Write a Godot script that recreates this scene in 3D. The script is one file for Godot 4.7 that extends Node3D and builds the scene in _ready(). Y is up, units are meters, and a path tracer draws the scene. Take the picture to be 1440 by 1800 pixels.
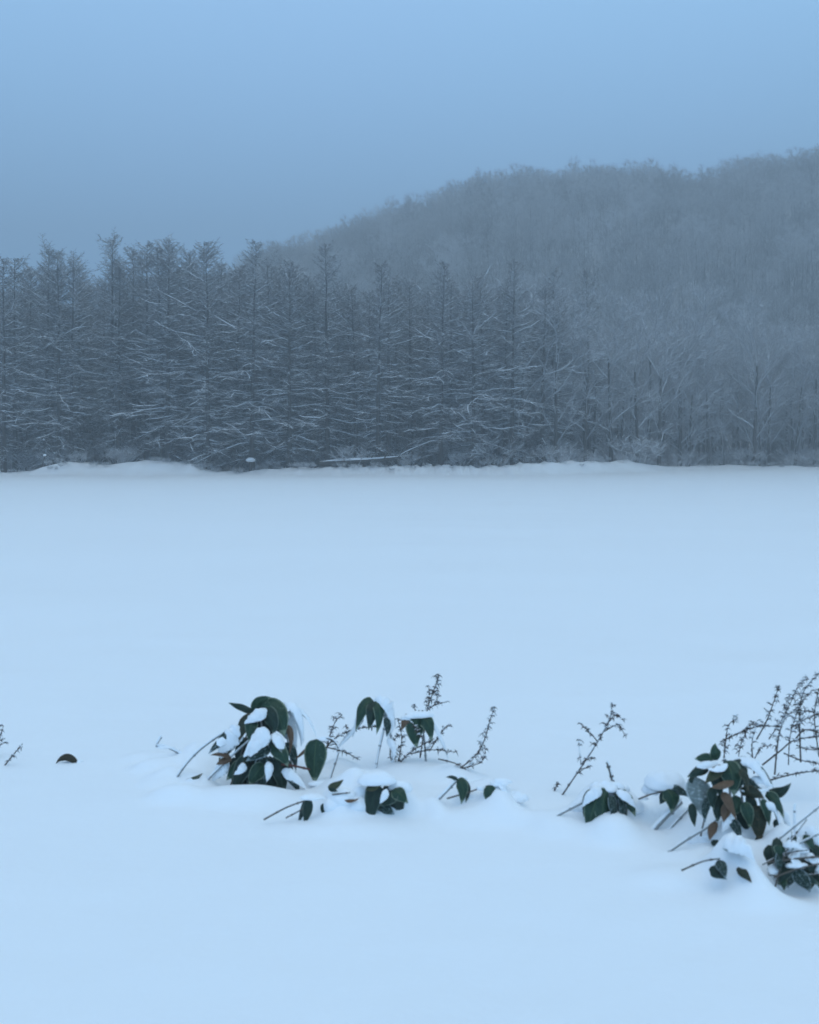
extends Node3D
# A snow field seen from a roadside: dwarf bamboo and dry weeds in front, a larch stand and a wooded hill behind.

var rng := RandomNumberGenerator.new()
var used := {}
var M := {}
var swell := FastNoiseLite.new()
var grain := FastNoiseLite.new()
var lump := FastNoiseLite.new()
var bumps: Array = []          # local humps and hollows of the snow: x, z, height, radius x, radius z

# ------------------------------------------------------------------ mesh builder
class Builder:
	var v := PackedVector3Array()
	var n := PackedVector3Array()
	var t := PackedVector2Array()
	var ix := PackedInt32Array()

	func tube(pts: PackedVector3Array, r0: float, r1: float, sides: int, flat := 1.0, power := 1.0, closed := false) -> void:
		var count := pts.size()
		var start := v.size()
		for i in count:
			var f := float(i) / float(count - 1)
			var d := (pts[mini(i + 1, count - 1)] - pts[maxi(i - 1, 0)]).normalized()
			var side := d.cross(Vector3.UP)
			if side.length() < 0.15:
				side = d.cross(Vector3.BACK)
			side = side.normalized()
			var up := side.cross(d).normalized()
			var r := lerpf(r0, r1, pow(f, power))
			if closed and (i == 0 or i == count - 1):
				r *= 0.25
			for k in sides:
				var a := TAU * k / sides
				var q := side * cos(a) + up * sin(a) * flat
				v.append(pts[i] + q * r)
				n.append((side * cos(a) + up * sin(a)).normalized())
				t.append(Vector2(float(k) / sides, f))
		for i in count - 1:
			for k in sides:
				var a := start + i * sides + k
				var b := start + i * sides + (k + 1) % sides
				ix.append_array([a, b, a + sides, b, b + sides, a + sides])
		# caps
		for e in [0, count - 1]:
			var c := v.size()
			v.append(pts[e])
			var d2 := (pts[0] - pts[1]).normalized() if e == 0 else (pts[count - 1] - pts[count - 2]).normalized()
			n.append(d2)
			t.append(Vector2(0.5, 0.0 if e == 0 else 1.0))
			for k in sides:
				var a := start + int(e) * sides + k
				var b := start + int(e) * sides + (k + 1) % sides
				if e == 0:
					ix.append_array([c, b, a])
				else:
					ix.append_array([c, a, b])

	func spike(a: Vector3, b: Vector3, r: float) -> void:      # a three-sided tapering twig
		var d := b - a
		var side := d.cross(Vector3.UP)
		if side.length() < 0.001:
			side = Vector3.RIGHT
		side = side.normalized()
		var up := side.cross(d).normalized()
		var s := v.size()
		v.append(a + up * r); v.append(a - up * r * 0.5 + side * r * 0.87); v.append(a - up * r * 0.5 - side * r * 0.87); v.append(b)
		n.append(up); n.append((side - up * 0.5).normalized()); n.append((-side - up * 0.5).normalized()); n.append(d.normalized())
		for i in 4:
			t.append(Vector2(0.5, 0.5))
		ix.append_array([s, s + 3, s + 1, s + 1, s + 3, s + 2, s + 2, s + 3, s])

	func ball(c: Vector3, r: Vector3, noise: FastNoiseLite, rough: float, under := 0.45, rings := 14, around := 20) -> void:
		var s := v.size()
		for i in rings + 1:
			var p := PI * i / rings
			for k in around:
				var a := TAU * k / around
				var q := Vector3(sin(p) * cos(a), cos(p), sin(p) * sin(a))
				var w := 1.0 + rough * noise.get_noise_3dv((c + q * r) * 100.0)
				var y := q.y * (under if q.y < 0.0 else 1.0)
				v.append(c + Vector3(q.x * r.x, y * r.y, q.z * r.z) * w)
				n.append(Vector3.ZERO)
				t.append(Vector2(float(k) / around, float(i) / rings))
		for i in rings:
			for k in around:
				var a := s + i * around + k
				var b := s + i * around + (k + 1) % around
				ix.append_array([a, a + around, b, b, a + around, b + around])
		smooth_normals(s)

	func smooth_normals(from: int) -> void:
		for i in range(from, v.size()):
			n[i] = Vector3.ZERO
		for i in range(0, ix.size(), 3):
			if ix[i] < from:
				continue
			var f := (v[ix[i + 2]] - v[ix[i]]).cross(v[ix[i + 1]] - v[ix[i]])
			for k in 3:
				n[ix[i + k]] += f
		for i in range(from, v.size()):
			n[i] = n[i].normalized() if n[i].length() > 1e-12 else Vector3.UP

	func into(m: ArrayMesh, material: Material) -> ArrayMesh:
		var a := []
		a.resize(Mesh.ARRAY_MAX)
		a[Mesh.ARRAY_VERTEX] = v
		a[Mesh.ARRAY_NORMAL] = n
		a[Mesh.ARRAY_TEX_UV] = t
		a[Mesh.ARRAY_INDEX] = ix
		m.add_surface_from_arrays(Mesh.PRIMITIVE_TRIANGLES, a)
		m.surface_set_material(m.get_surface_count() - 1, material)
		return m

	func mesh(material: Material) -> ArrayMesh:
		return into(ArrayMesh.new(), material)

# ------------------------------------------------------------------ scene helpers
func numbered(called: String) -> String:
	used[called] = used.get(called, -1) + 1
	return called if used[called] == 0 else "%s_%03d" % [called, used[called]]

func thing(called: String, label: String, category: String, at := Vector3.ZERO, turn := 0.0, group := "") -> Node3D:
	var o := Node3D.new()
	o.name = numbered(called)
	add_child(o)
	o.position = at
	o.rotation.y = turn
	o.set_meta("label", label)
	o.set_meta("category", category)
	if group:
		o.set_meta("group", group)
	return o

func part(called: String, m: Mesh, parent: Node) -> MeshInstance3D:
	var o := MeshInstance3D.new()
	o.mesh = m
	var c := called
	var k := 0
	while parent.has_node(NodePath(c)):
		k += 1
		c = "%s_%03d" % [called, k]
	o.name = c
	parent.add_child(o, true)
	return o

func structure(called: String, m: Mesh) -> MeshInstance3D:
	var o := MeshInstance3D.new()
	o.mesh = m
	o.name = numbered(called)
	add_child(o)
	o.set_meta("kind", "structure")
	return o

func linear(r: float, g: float, b: float) -> Color:
	return Color(r, g, b).linear_to_srgb()

func matte(r: float, g: float, b: float, rough := 0.9) -> StandardMaterial3D:
	var m := StandardMaterial3D.new()
	m.albedo_color = linear(r, g, b)
	m.roughness = rough
	m.metallic_specular = 0.3
	return m

func table(x: float, xs: Array, ys: Array) -> float:
	if x <= xs[0]:
		return ys[0]
	for i in xs.size() - 1:
		if x <= xs[i + 1]:
			var f: float = (x - xs[i]) / (xs[i + 1] - xs[i])
			return lerpf(ys[i], ys[i + 1], f * f * (3.0 - 2.0 * f))
	return ys[-1]

# ------------------------------------------------------------------ the lie of the land
func edge_distance(x: float) -> float:            # how far away the field ends and the wood begins
	return 82.0 + 24.0 * smoothstep(6.0, 34.0, x)

func ground(x: float, z: float) -> float:
	var d := -z
	var y := -0.5 * smoothstep(9.0, 80.0, d)
	y += swell.get_noise_2d(x * 0.9, z * 2.0) * 0.07 * smoothstep(3.0, 12.0, d)
	y += swell.get_noise_2d(x * 6.0 + 300.0, z * 6.0) * 0.012
	y += swell.get_noise_2d(x * 22.0, z * 22.0 + 90.0) * 0.004 * (1.0 - smoothstep(8.0, 14.0, d))
	y += swell.get_noise_2d(x * 3.0 + 50.0, z * 13.0) * 0.007 * (1.0 - smoothstep(20.0, 40.0, d))
	if d > 60.0:
		var e := edge_distance(x)
		var crest := table(x, [-60.0, -31.0, -28.0, -26.5, -24.0, -23.0, -20.5, -16.5, -14.8, -12.0, -10.0, -1.0, 5.0, 12.0, 18.0, 23.0, 42.0, 70.0], [-0.3, -0.25, -0.35, 0.35, 0.35, 0.2, 0.5, 0.35, -0.3, -0.35, -0.1, 0.12, 0.05, 0.38, 0.35, -0.2, -0.42, -0.4])
		crest += swell.get_noise_2d(x * 9.0, 40.0) * 0.16 + swell.get_noise_2d(x * 30.0, 10.0) * 0.06
		var rise := smoothstep(e - 3.2, e - 0.6, d + swell.get_noise_2d(x * 5.0, z * 2.0) * 1.2)
		y = lerpf(y, crest, rise)
		if d > e:
			y += 0.25 * swell.get_noise_2d(x * 6.0, z * 6.0) - 0.2 * smoothstep(e, e + 6.0, d)
	for b in bumps:
		var dx: float = (x - b[0]) / b[3]
		var dz: float = (z - b[1]) / b[4]
		var q := dx * dx + dz * dz
		if q < 6.0:
			y += b[2] * exp(-pow(q, 1.5))
	return y

func ridge(x: float) -> float:
	return table(x, [-140.0, -80.0, -56.0, -27.0, -19.0, -12.0, -2.7, 5.4, 10.8, 21.5, 32.0, 44.0, 55.0, 63.0, 71.0, 77.0, 84.0, 92.0, 97.0, 120.0, 170.0, 260.0],
		[2.0, 8.0, 24.0, 42.0, 43.5, 47.5, 51.0, 52.0, 55.5, 57.5, 59.0, 60.0, 60.0, 57.5, 58.5, 60.5, 62.0, 64.0, 65.5, 72.0, 75.0, 70.0])

func hill_height(x: float, z: float) -> float:
	var d := -z
	var s := clampf((d - 134.0) / 126.0, 0.0, 1.0)
	var near := ridge(x) * lerpf(s, s * s * (3.0 - 2.0 * s), 0.55)
	if d > 260.0:
		near *= 1.0 - 0.5 * smoothstep(260.0, 340.0, d)
	var far := table(x, [40.0, 62.0, 85.0, 105.0, 140.0, 200.0], [0.0, 50.0, 76.0, 79.0, 80.0, 84.0]) * smoothstep(250.0, 350.0, d)
	return maxf(near, far) - 1.5 + swell.get_noise_2d(x * 1.3, z * 1.3) * 1.6 * s

func axis(reach: float, fine: float, step: float, growth: float) -> PackedFloat32Array:
	var a := PackedFloat32Array([0.0])
	var s := step
	while a[-1] < reach:
		if a[-1] >= fine:
			s *= growth
		a.append(a[-1] + s)
	return a

func sheet(xs: PackedFloat32Array, zs: PackedFloat32Array, height: Callable, material: Material) -> ArrayMesh:
	var b := Builder.new()
	var w := xs.size()
	for z in zs:
		for x in xs:
			b.v.append(Vector3(x, height.call(x, z), z))
			b.n.append(Vector3.UP)
			b.t.append(Vector2(x, z))
	for j in zs.size() - 1:
		for i in w - 1:
			var a := j * w + i
			b.ix.append_array([a, a + w, a + 1, a + 1, a + w, a + w + 1])
	for j in zs.size():
		for i in w:
			var k := j * w + i
			var tx := b.v[j * w + mini(i + 1, w - 1)] - b.v[j * w + maxi(i - 1, 0)]
			var tz := b.v[mini(j + 1, zs.size() - 1) * w + i] - b.v[maxi(j - 1, 0) * w + i]
			var nn := tx.cross(tz).normalized()
			b.n[k] = nn if nn.y > 0.0 else -nn
	return b.mesh(material)

func build_land() -> void:
	var xs := PackedFloat32Array()
	var half := axis(420.0, 3.0, 0.026, 1.05)
	for i in range(half.size() - 1, 0, -1):
		xs.append(-half[i])
	xs.append_array(half)
	var zs := PackedFloat32Array([60.0, 30.0, 14.0, 6.0, 2.5, 0.5, -0.6, -1.3, -1.9])
	var z := -2.3
	var s := 0.026
	while z > -460.0:
		zs.append(z)
		if z < -6.6:
			s = minf(s * 1.045, 0.5) if z > -112.0 else s * 1.15
		z -= s
	# a finer mesh sideways where the wood's edge runs is not needed: the bank is long and soft
	structure("snow_field", sheet(xs, zs, ground, M.snow))
	var hx := PackedFloat32Array()
	for i in 101:
		hx.append(-180.0 + i * 4.6)
	var hz := PackedFloat32Array()
	for i in 72:
		hz.append(-130.0 - i * 4.0)
	structure("hill", sheet(hx, hz, hill_height, M.snow))

# ------------------------------------------------------------------ trees
func twigs_on(crown: Builder, snow: Builder, pts: PackedVector3Array, length: float, count: int, thick: float, snowy: float, sub: int) -> void:
	for k in count:
		var f := (k + rng.randf_range(0.2, 0.9)) / count
		var p := f * (pts.size() - 1)
		var i := mini(int(p), pts.size() - 2)
		var a := pts[i].lerp(pts[i + 1], p - i)
		var d := (pts[i + 1] - pts[i]).normalized()
		var side := d.cross(Vector3.UP).normalized() * (1.0 if k % 2 else -1.0)
		var go := (d * rng.randf_range(0.35, 0.9) + side * rng.randf_range(0.4, 1.0) + Vector3.UP * rng.randf_range(-0.35, 0.45)).normalized()
		var l := length * (1.0 - 0.55 * f) * rng.randf_range(0.5, 1.15) + 0.12
		var e := a + go * l
		crown.spike(a, e, thick)
		if rng.randf() < snowy:
			var lift := Vector3.UP * thick * 1.2
			snow.spike(a.lerp(e, 0.1) + lift, a.lerp(e, 0.92) + lift, thick * rng.randf_range(0.9, 1.7))
		for q in sub:
			var b := a.lerp(e, rng.randf_range(0.2, 0.85))
			var s2 := (go * 0.7 + go.cross(Vector3.UP).normalized() * rng.randf_range(-1.0, 1.0) + Vector3.UP * rng.randf_range(-0.5, 0.4)).normalized()
			crown.spike(b, b + s2 * l * rng.randf_range(0.25, 0.55), thick * 0.7)

func limb_curve(a: Vector3, az: float, elev: float, l: float, sag: float, tip: float) -> PackedVector3Array:
	var pts := PackedVector3Array()
	var out := Vector3(cos(az), 0, sin(az))
	var across := Vector3(-sin(az), 0, cos(az))
	var bend := rng.randf_range(-0.32, 0.32)
	for i in 6:
		var f := i / 5.0
		pts.append(a + out * l * f * cos(elev) + across * l * (bend * f * f + rng.randf_range(-0.05, 0.05) * f) + Vector3.UP * l * (sin(elev) * f - sag * f * f * 1.4 + tip * f * f * f + rng.randf_range(-0.025, 0.025) * minf(f * 3.0, 1.0)))
	return pts

func snow_on(snow: Builder, pts: PackedVector3Array, r: float, depth: float, gaps: float) -> void:
	var run := PackedVector3Array()
	for i in pts.size():
		if i > 0 and rng.randf() < gaps:
			if run.size() > 1:
				snow.tube(run, depth, depth * 0.7, 4, 0.8, 1.0, true)
			run = PackedVector3Array()
		run.append(pts[i] + Vector3.UP * (r * (1.0 - 0.6 * i / pts.size()) + depth * 0.35))
	if run.size() > 1:
		snow.tube(run, depth, depth * 0.5, 4, 0.8, 1.0, true)

# One larch: height, length of the longest limbs, where the live limbs begin, how snowy it is.
# keep > 0 gives back that many large limbs apart from the crown, as [limb, snow] meshes.
func larch(s: int, h: float, reach: float, clear: float, snowy: float, keep := 0, twig_kind := "twig", crest := 0.15) -> Dictionary:
	rng.seed = s
	var trunk := Builder.new()
	var crown := Builder.new()
	var snow := Builder.new()
	var pts := PackedVector3Array()
	var lean := Vector3(rng.randf_range(-0.25, 0.25), 0, rng.randf_range(-0.25, 0.25))
	for i in 12:
		var f := i / 11.0
		pts.append(Vector3(0, -0.4 + (h + 0.4) * f, 0) + lean * f * f * 1.6 + Vector3(rng.randf_range(-0.05, 0.05), 0, rng.randf_range(-0.05, 0.05)) * f)
	trunk.tube(pts, h * 0.0125 + 0.02, 0.012, 8, 1.0, 0.85)
	var limbs := []
	var heavy := rng.randf() * TAU        # the side with the longer limbs
	var n := int(h * 8.0)
	for i in n:
		var f := float(i) / n
		var y := h * (0.04 + 0.955 * f)
		var p := (y + 0.4) / (h + 0.4) * 11.0
		var a := pts[mini(int(p), 10)].lerp(pts[mini(int(p), 10) + 1], p - int(p))
		var l := reach * (crest + 1.02 * pow(1.0 - f, 0.8)) * rng.randf_range(0.4, 1.15) * (1.0 + 0.22 * cos(i * 2.39996 - heavy)) * (1.0 + 0.3 * lump.get_noise_2d(i * 0.9, s))
		l = minf(l, reach * 1.15)
		if rng.randf() < 0.08:
			continue
		if f < clear:
			l *= rng.randf_range(0.25, 0.8)
			if rng.randf() < 0.3:
				continue
		var elev := lerpf(-0.1, 0.75, pow(f, 1.7)) + rng.randf_range(-0.2, 0.22) * (0.45 + 0.55 * f)
		var curve := limb_curve(a, i * 2.39996 + rng.randf_range(-0.8, 0.8), elev, l, rng.randf_range(0.05, 0.3) * (1.0 - f), rng.randf_range(0.0, 0.25))
		var r := 0.013 + 0.0068 * l
		var apart: bool = keep > 0 and f > 0.04 and f < 0.75 and l > reach * 0.55 and i % maxi(1, int(n * 0.6 / keep)) == 0
		var bc := Builder.new() if apart else crown
		var bs := Builder.new() if apart else snow
		bc.tube(curve, r, 0.008, 3, 1.0)
		if rng.randf() < snowy:
			snow_on(bs, curve, r, (0.022 + 0.018 * l * rng.randf_range(0.15, 1.0)) * (1.1 if apart else 1.0), 0.22)
		twigs_on(bc, bs, curve, 0.22 + l * 0.24, int(6 + l * 3.5 + 8.0 * f), 0.0115, snowy * 0.65, 3 + (2 if f > 0.6 else 0))
		if l > 1.1:                                  # side branches that fork off the limb
			for q in 3:
				var g := rng.randf_range(0.25, 0.85)
				var at := curve[int(g * 5.0)]
				var way := (i * 2.39996) + (1.0 if q % 2 else -1.0) * rng.randf_range(0.5, 1.1)
				var along := atan2(curve[5].z - curve[0].z, curve[5].x - curve[0].x)
				var fork_curve := limb_curve(at, along + wrapf(way - i * 2.39996, -PI, PI), rng.randf_range(-0.3, 0.35), l * (1.0 - g * 0.6) * rng.randf_range(0.35, 0.6), rng.randf_range(0.0, 0.4), rng.randf_range(0.0, 0.2))
				bc.tube(fork_curve, r * 0.55, 0.006, 3, 1.0)
				if rng.randf() < snowy:
					snow_on(bs, fork_curve, r * 0.55, 0.018 + 0.008 * l * rng.randf_range(0.2, 1.0), 0.2)
				twigs_on(bc, bs, fork_curve, 0.2 + l * 0.12, int(5 + l * 1.5), 0.01, snowy * 0.6, 2)
		if apart:
			limbs.append([bc.mesh(M[twig_kind]), bs.mesh(M.branch_snow) if bs.v.size() else null])
	return {"trunk": trunk.mesh(M.bark), "crown": crown.mesh(M[twig_kind]), "snow": snow.mesh(M.branch_snow), "limbs": limbs}

func fork(wood: Builder, fine: Builder, snow: Builder, a: Vector3, d: Vector3, l: float, r: float, level: int, snowy: float, twig: int) -> void:
	var pts := PackedVector3Array([a])
	var p := a
	var dir := d
	var steps := 3 if level > 0 else 2
	for i in steps:
		dir = (dir + Vector3(rng.randf_range(-0.2, 0.2), rng.randf_range(-0.1, 0.16), rng.randf_range(-0.2, 0.2))).normalized()
		p += dir * l / steps
		pts.append(p)
	wood.tube(pts, r, r * 0.62, 5 if level > 1 else 3)
	if rng.randf() < snowy and absf(dir.y) < 0.85:
		snow_on(snow, pts, r, 0.02 + r * 0.35, 0.15)
	if level == 0:
		twigs_on(fine, snow, pts, l * 0.75, twig, 0.0095, snowy * 0.6, 2)
		return
	var n := 3 + (1 if rng.randf() < 0.5 else 0)
	var turn := rng.randf() * TAU
	for k in n:
		var az := turn + TAU * k / n + rng.randf_range(-0.4, 0.4)
		var side := dir.cross(Vector3(0.3, 0.2, 0.9)).normalized().rotated(dir, az)
		var spread := rng.randf_range(0.4, 0.95)
		var at := pts[steps] if k < 2 else pts[steps - 1].lerp(pts[steps], rng.randf())
		fork(wood, fine, snow, at, (dir + side * spread + Vector3.UP * 0.12).normalized(), l * rng.randf_range(0.58, 0.8), r * 0.58, level - 1, snowy, twig)

func broadleaf(s: int, h: float, levels: int, snowy: float, twig: int) -> Dictionary:
	rng.seed = s
	var trunk := Builder.new()
	var crown := Builder.new()
	var snow := Builder.new()
	var top := Vector3(rng.randf_range(-0.5, 0.5), h * 0.62, rng.randf_range(-0.5, 0.5))
	var pts := PackedVector3Array([Vector3(0, -0.4, 0), top * 0.35 + Vector3(rng.randf_range(-0.15, 0.15), 0, 0), top * 0.7, top])
	var r := h * 0.0085 + 0.02
	trunk.tube(pts, r * 1.3, r * 0.6, 7)
	for k in 9:
		var az := k * 2.4 + rng.randf_range(-0.5, 0.5)
		var f := 0.16 + 0.84 * k / 8.0
		var w := rng.randf_range(0.6, 1.6) if k < 7 else 0.4
		fork(crown, crown, snow, top * f + Vector3(0, 0.05, 0), Vector3(cos(az) * w, 1.0, sin(az) * w).normalized(), h * lerpf(0.15, 0.2, f), r * 0.45, levels if k > 4 else levels - 1, snowy, twig)
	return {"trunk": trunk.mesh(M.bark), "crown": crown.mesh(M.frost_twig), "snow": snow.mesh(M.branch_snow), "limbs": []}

func plant_tree(called: String, kit: Dictionary, label: String, category: String, x: float, z: float, turn: float, size: float, group := "", tall := 1.0) -> Node3D:
	var o := thing(called, label, category, Vector3(x, ground(x, z) if -z < 136.0 else hill_height(x, z), z), turn, group)
	o.scale = Vector3(size, size * tall, size)
	part("trunk", kit.trunk, o)
	part("crown", kit.crown, o)
	part("branch_snow", kit.snow, o).set_meta("kind", "stuff")
	for l in kit.limbs:
		var b := part("limb", l[0], o)
		if l[1]:
			part("snow", l[1], b).set_meta("kind", "stuff")
	return o

# ------------------------------------------------------------------ plants in the snow (measures in centimetres, from the foot of each plant)
func curve_through(pts: Array, steps: int) -> PackedVector3Array:
	var c := Curve3D.new()
	for i in pts.size():
		var p: Vector3 = pts[i] * 0.01
		var before: Vector3 = pts[maxi(i - 1, 0)] * 0.01
		var after: Vector3 = pts[mini(i + 1, pts.size() - 1)] * 0.01
		var tan := (after - before) / 6.0
		c.add_point(p, -tan, tan)
	var out := PackedVector3Array()
	var l := c.get_baked_length()
	for i in steps + 1:
		out.append(c.sample_baked(l * i / steps, true))
	return out

# thick and thin are the stem's half widths in millimetres; dusted > 0 lays that many millimetres of snow along its top
func stem(o: Node3D, pts: Array, thick: float, thin: float, material: Material, dusted := 0.0, called := "stem") -> MeshInstance3D:
	var line := curve_through(pts, 6 * (pts.size() - 1))
	var b := Builder.new()
	b.tube(line, thick * 0.001, thin * 0.001, 7)
	# the nodes of the cane
	if thick > 2.4:
		for i in range(4, line.size() - 1, 5):
			var d := (line[i + 1] - line[i]).normalized()
			b.tube(PackedVector3Array([line[i] - d * 0.004, line[i], line[i] + d * 0.004]), thick * 0.00118, thick * 0.00118, 7)
	var m := part(called, b.mesh(material), o)
	if dusted > 0.0:
		var s := Builder.new()
		var top := PackedVector3Array()
		for i in line.size():
			top.append(line[i] + Vector3(0, thick * 0.0007 + dusted * 0.0004 * (1.0 + lump.get_noise_1d(i * 31.0 + pts[0].x)), 0.0))
		s.tube(top, dusted * 0.001, dusted * 0.0007, 8, 0.8, 1.0, true)
		part("snow", s.mesh(M.snow), m)
	return m

# A bamboo leaf along base > mid > tip; face is the way its upper side looks; snow is the depth of snow on it in millimetres.
func leaf(o: Node3D, base: Vector3, mid: Vector3, tip: Vector3, width: float, face: Vector3, material: Material, snow := 0.0, cover := 1.0) -> void:
	if material == M.deep and rng.randf() < 0.3:
		material = M.dusted                          # some leaves carry a film of rime
	elif material == M.deep and rng.randf() < 0.25:
		material = M.dull
	var a := base * 0.01
	var e := tip * 0.01
	var c := (2.0 * mid - 0.5 * (base + tip)) * 0.01
	var w := width * 0.005
	var b := Builder.new()
	var rows := 16
	var cols := 8
	var roll := rng.randf_range(-0.5, 0.5)
	var wave := rng.randf() * 9.0
	var centre := []
	var sides := []
	var ups := []
	for i in rows + 1:
		var f := float(i) / rows
		var p := a * (1 - f) * (1 - f) + c * 2.0 * f * (1 - f) + e * f * f
		var d := ((c - a) * (1 - f) + (e - c) * f).normalized()
		var side := d.cross(face.normalized().rotated(d, roll * f))
		if side.length() < 0.05:
			side = d.cross(Vector3(0.3, 0.5, 0.8))
		side = side.normalized()
		var up := side.cross(d).normalized()
		centre.append(p); sides.append(side); ups.append(up)
		var half := w * (pow(sin(PI * pow(f, 0.72)), 0.62) if f < 0.42 else pow(maxf(sin(PI * pow(f, 0.72)), 0.0), 0.85)) + 0.0006 * (1.0 - f)
		for k in cols + 1:
			var q := 2.0 * k / cols - 1.0
			var dip := half * (0.30 * absf(q) - 0.02) + half * 0.09 * sin(q * 3.0 + f * 11.0 + wave) * absf(q)
			b.v.append(p + side * half * q * 0.97 - up * dip)
			b.n.append(up)
			b.t.append(Vector2((q + 1.0) * 0.5, f))
	for i in rows:
		for k in cols:
			var g := i * (cols + 1) + k
			b.ix.append_array([g, g + cols + 1, g + 1, g + 1, g + cols + 1, g + cols + 2])
	b.smooth_normals(0)
	var m := part("leaf", b.mesh(material), o)
	if snow <= 0.0:
		return
	var s := Builder.new()
	var around := 10
	for i in rows + 1:
		var f2 := float(i) / rows
		var half2 := w * pow(sin(PI * clampf(pow(f2, 0.72), 0.02, 0.985)), 0.75) * 0.94
		var deep := snow * 0.001 * pow(sin(PI * clampf(f2 / cover, 0.0, 1.0)), 0.45) * (0.85 + 0.9 * lump.get_noise_2d(f2 * 70.0 + base.x * 7.0, base.y * 9.0))
		if f2 > cover:
			half2 = 0.0002
			deep = 0.0001
		var hang: Vector3 = (ups[i] * 0.55 + Vector3.UP * 0.7).normalized()
		for k in around + 1:
			var an := PI * k / around
			var q2 := cos(an)
			var wob := 1.0 + 0.3 * lump.get_noise_3d(q2 * 60.0, f2 * 130.0, base.x * 11.0)
			s.v.append(centre[i] + sides[i] * half2 * q2 * wob - ups[i] * (half2 * 0.28 * absf(q2) - 0.0008) + hang * deep * sin(an) * wob)
			s.n.append(Vector3.UP)
			s.t.append(Vector2(q2, f2))
	for i in rows:
		for k in around:
			var g2 := i * (around + 1) + k
			s.ix.append_array([g2, g2 + 1, g2 + around + 1, g2 + 1, g2 + around + 2, g2 + around + 1])
	s.smooth_normals(0)
	part("snow", s.mesh(M.snow), m)

# A heap of snow lying on leaves: several soft lobes grown together
func cap(o: Node3D, c: Vector3, r: Vector3, rough := 0.3, under := 0.5) -> void:
	var b := Builder.new()
	b.ball(c * 0.01, r * Vector3(0.82, 0.9, 0.82) * 0.01, lump, rough, under, 18, 26)
	var n := 5 if rough > 0.2 else 0
	if n == 0:
		b = Builder.new()
		b.ball(c * 0.01, r * 0.01, lump, rough, under, 22, 32)
	for i in n:
		var a := TAU * (i + rng.randf_range(-0.3, 0.3)) / n
		var k := rng.randf_range(0.38, 0.62)
		var off := Vector3(cos(a) * r.x * (1.0 - k) * 1.02, rng.randf_range(-0.25, 0.2) * r.y, sin(a) * r.z * (1.0 - k) * 1.02)
		b.ball((c + off) * 0.01, Vector3(r.x * k, r.y * rng.randf_range(0.5, 0.8), r.z * k) * 0.01, lump, rough, under * 1.2, 14, 20)
	part("snow_cap", b.mesh(M.snow), o)

# Side twigs with withered leaves along a weed's stem. from..to: the stretch that bears them; gap and reach in centimetres
func sprigs(o: Node3D, pts: Array, from: float, to: float, gap: float, reach: float, snowy: float) -> void:
	var line := curve_through(pts, 40)
	var length := 0.0
	for i in 40:
		length += line[i].distance_to(line[i + 1])
	var n := int(length * 100.0 * (to - from) / gap) + 1
	var bits := Builder.new()
	var white := Builder.new()
	for k in n:
		var f := lerpf(from, to, (k + rng.randf()) / n)
		var i := mini(int(f * 40), 39)
		var a := line[i]
		var d := (line[i + 1] - line[i]).normalized()
		var az := rng.randf() * TAU
		var out := Vector3(cos(az), rng.randf_range(0.0, 0.5), sin(az) * 0.6).normalized()
		var go := (out + d * 0.35).normalized()
		var l := reach * 0.01 * rng.randf_range(0.45, 1.15) * (1.15 - 0.5 * f)
		var e := a + go * l - Vector3.UP * l * 0.12
		var tw := Builder.new()
		tw.tube(PackedVector3Array([a, a.lerp(e, 0.5) + Vector3.UP * l * 0.1, e]), 0.0011, 0.0006, 4)
		part("twig", tw.mesh(M.weed), o)
		for q in 3 + rng.randi() % 3:
			var p := a.lerp(e, rng.randf_range(0.1, 1.0)) + Vector3.UP * l * 0.05
			var hang := Vector3(rng.randf_range(-1.0, 1.0), rng.randf_range(-0.4, 0.2), rng.randf_range(-0.5, 0.5)).normalized()
			var ll := rng.randf_range(0.014, 0.034)
			var fat := rng.randf_range(0.0026, 0.0042)
			bits.tube(PackedVector3Array([p - hang * ll * 0.4, p - hang * ll * 0.1 + Vector3(0, 0.002, 0), p + hang * ll * 0.3 + Vector3(0, 0.001, 0), p + hang * ll * 0.7 - Vector3(0, ll * 0.22, 0)]), fat, fat * 0.6, 6, 0.5, 1.0, true)
			if rng.randf() < snowy:
				var u := p + Vector3(0, fat * 0.8 + 0.002, 0)
				white.tube(PackedVector3Array([u - hang * ll * 0.38, u, u + hang * ll * 0.45]), fat * 1.1, fat * 0.8, 6, 0.6, 1.0, true)
	part("withered_leaves", bits.mesh(M.withered), o).set_meta("kind", "stuff")
	if white.v.size():
		part("snow", white.mesh(M.snow), o).set_meta("kind", "stuff")

# ------------------------------------------------------------------ materials
func leaf_print(s: int, tone: Color, rib: Color, edge: Color, spotted: float) -> ImageTexture:
	rng.seed = s
	var im := Image.create(96, 256, false, Image.FORMAT_RGB8)
	for y in 256:
		for x in 96:
			var q := absf(x / 95.0 * 2.0 - 1.0)
			var vein := 0.5 + 0.5 * sin(x * 1.57)
			var c := tone.lerp(tone.lightened(0.12), vein * 0.35 + 0.5 * grain.get_noise_2d(x * 1.2, y * 0.5))
			if q < 0.05:
				c = c.lerp(rib, 0.75)
			var wide := 0.9 + 0.06 * grain.get_noise_2d(y * 1.7 + s * 50.0, (7.0 if x < 48 else 90.0))
			var f := y / 255.0
			c = c.lerp(edge, smoothstep(wide - 0.06, wide + 0.03, maxf(q, f * 1.02)) * 0.75)
			var spot := grain.get_noise_2d(x * 1.3 + s * 31.0, y * 1.3)
			if spot > 0.5 - spotted:
				c = c.lerp(edge, clampf((spot - 0.5 + spotted) * 3.0, 0.0, 0.6))
			im.set_pixel(x, y, c)
	return ImageTexture.create_from_image(im)

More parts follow.
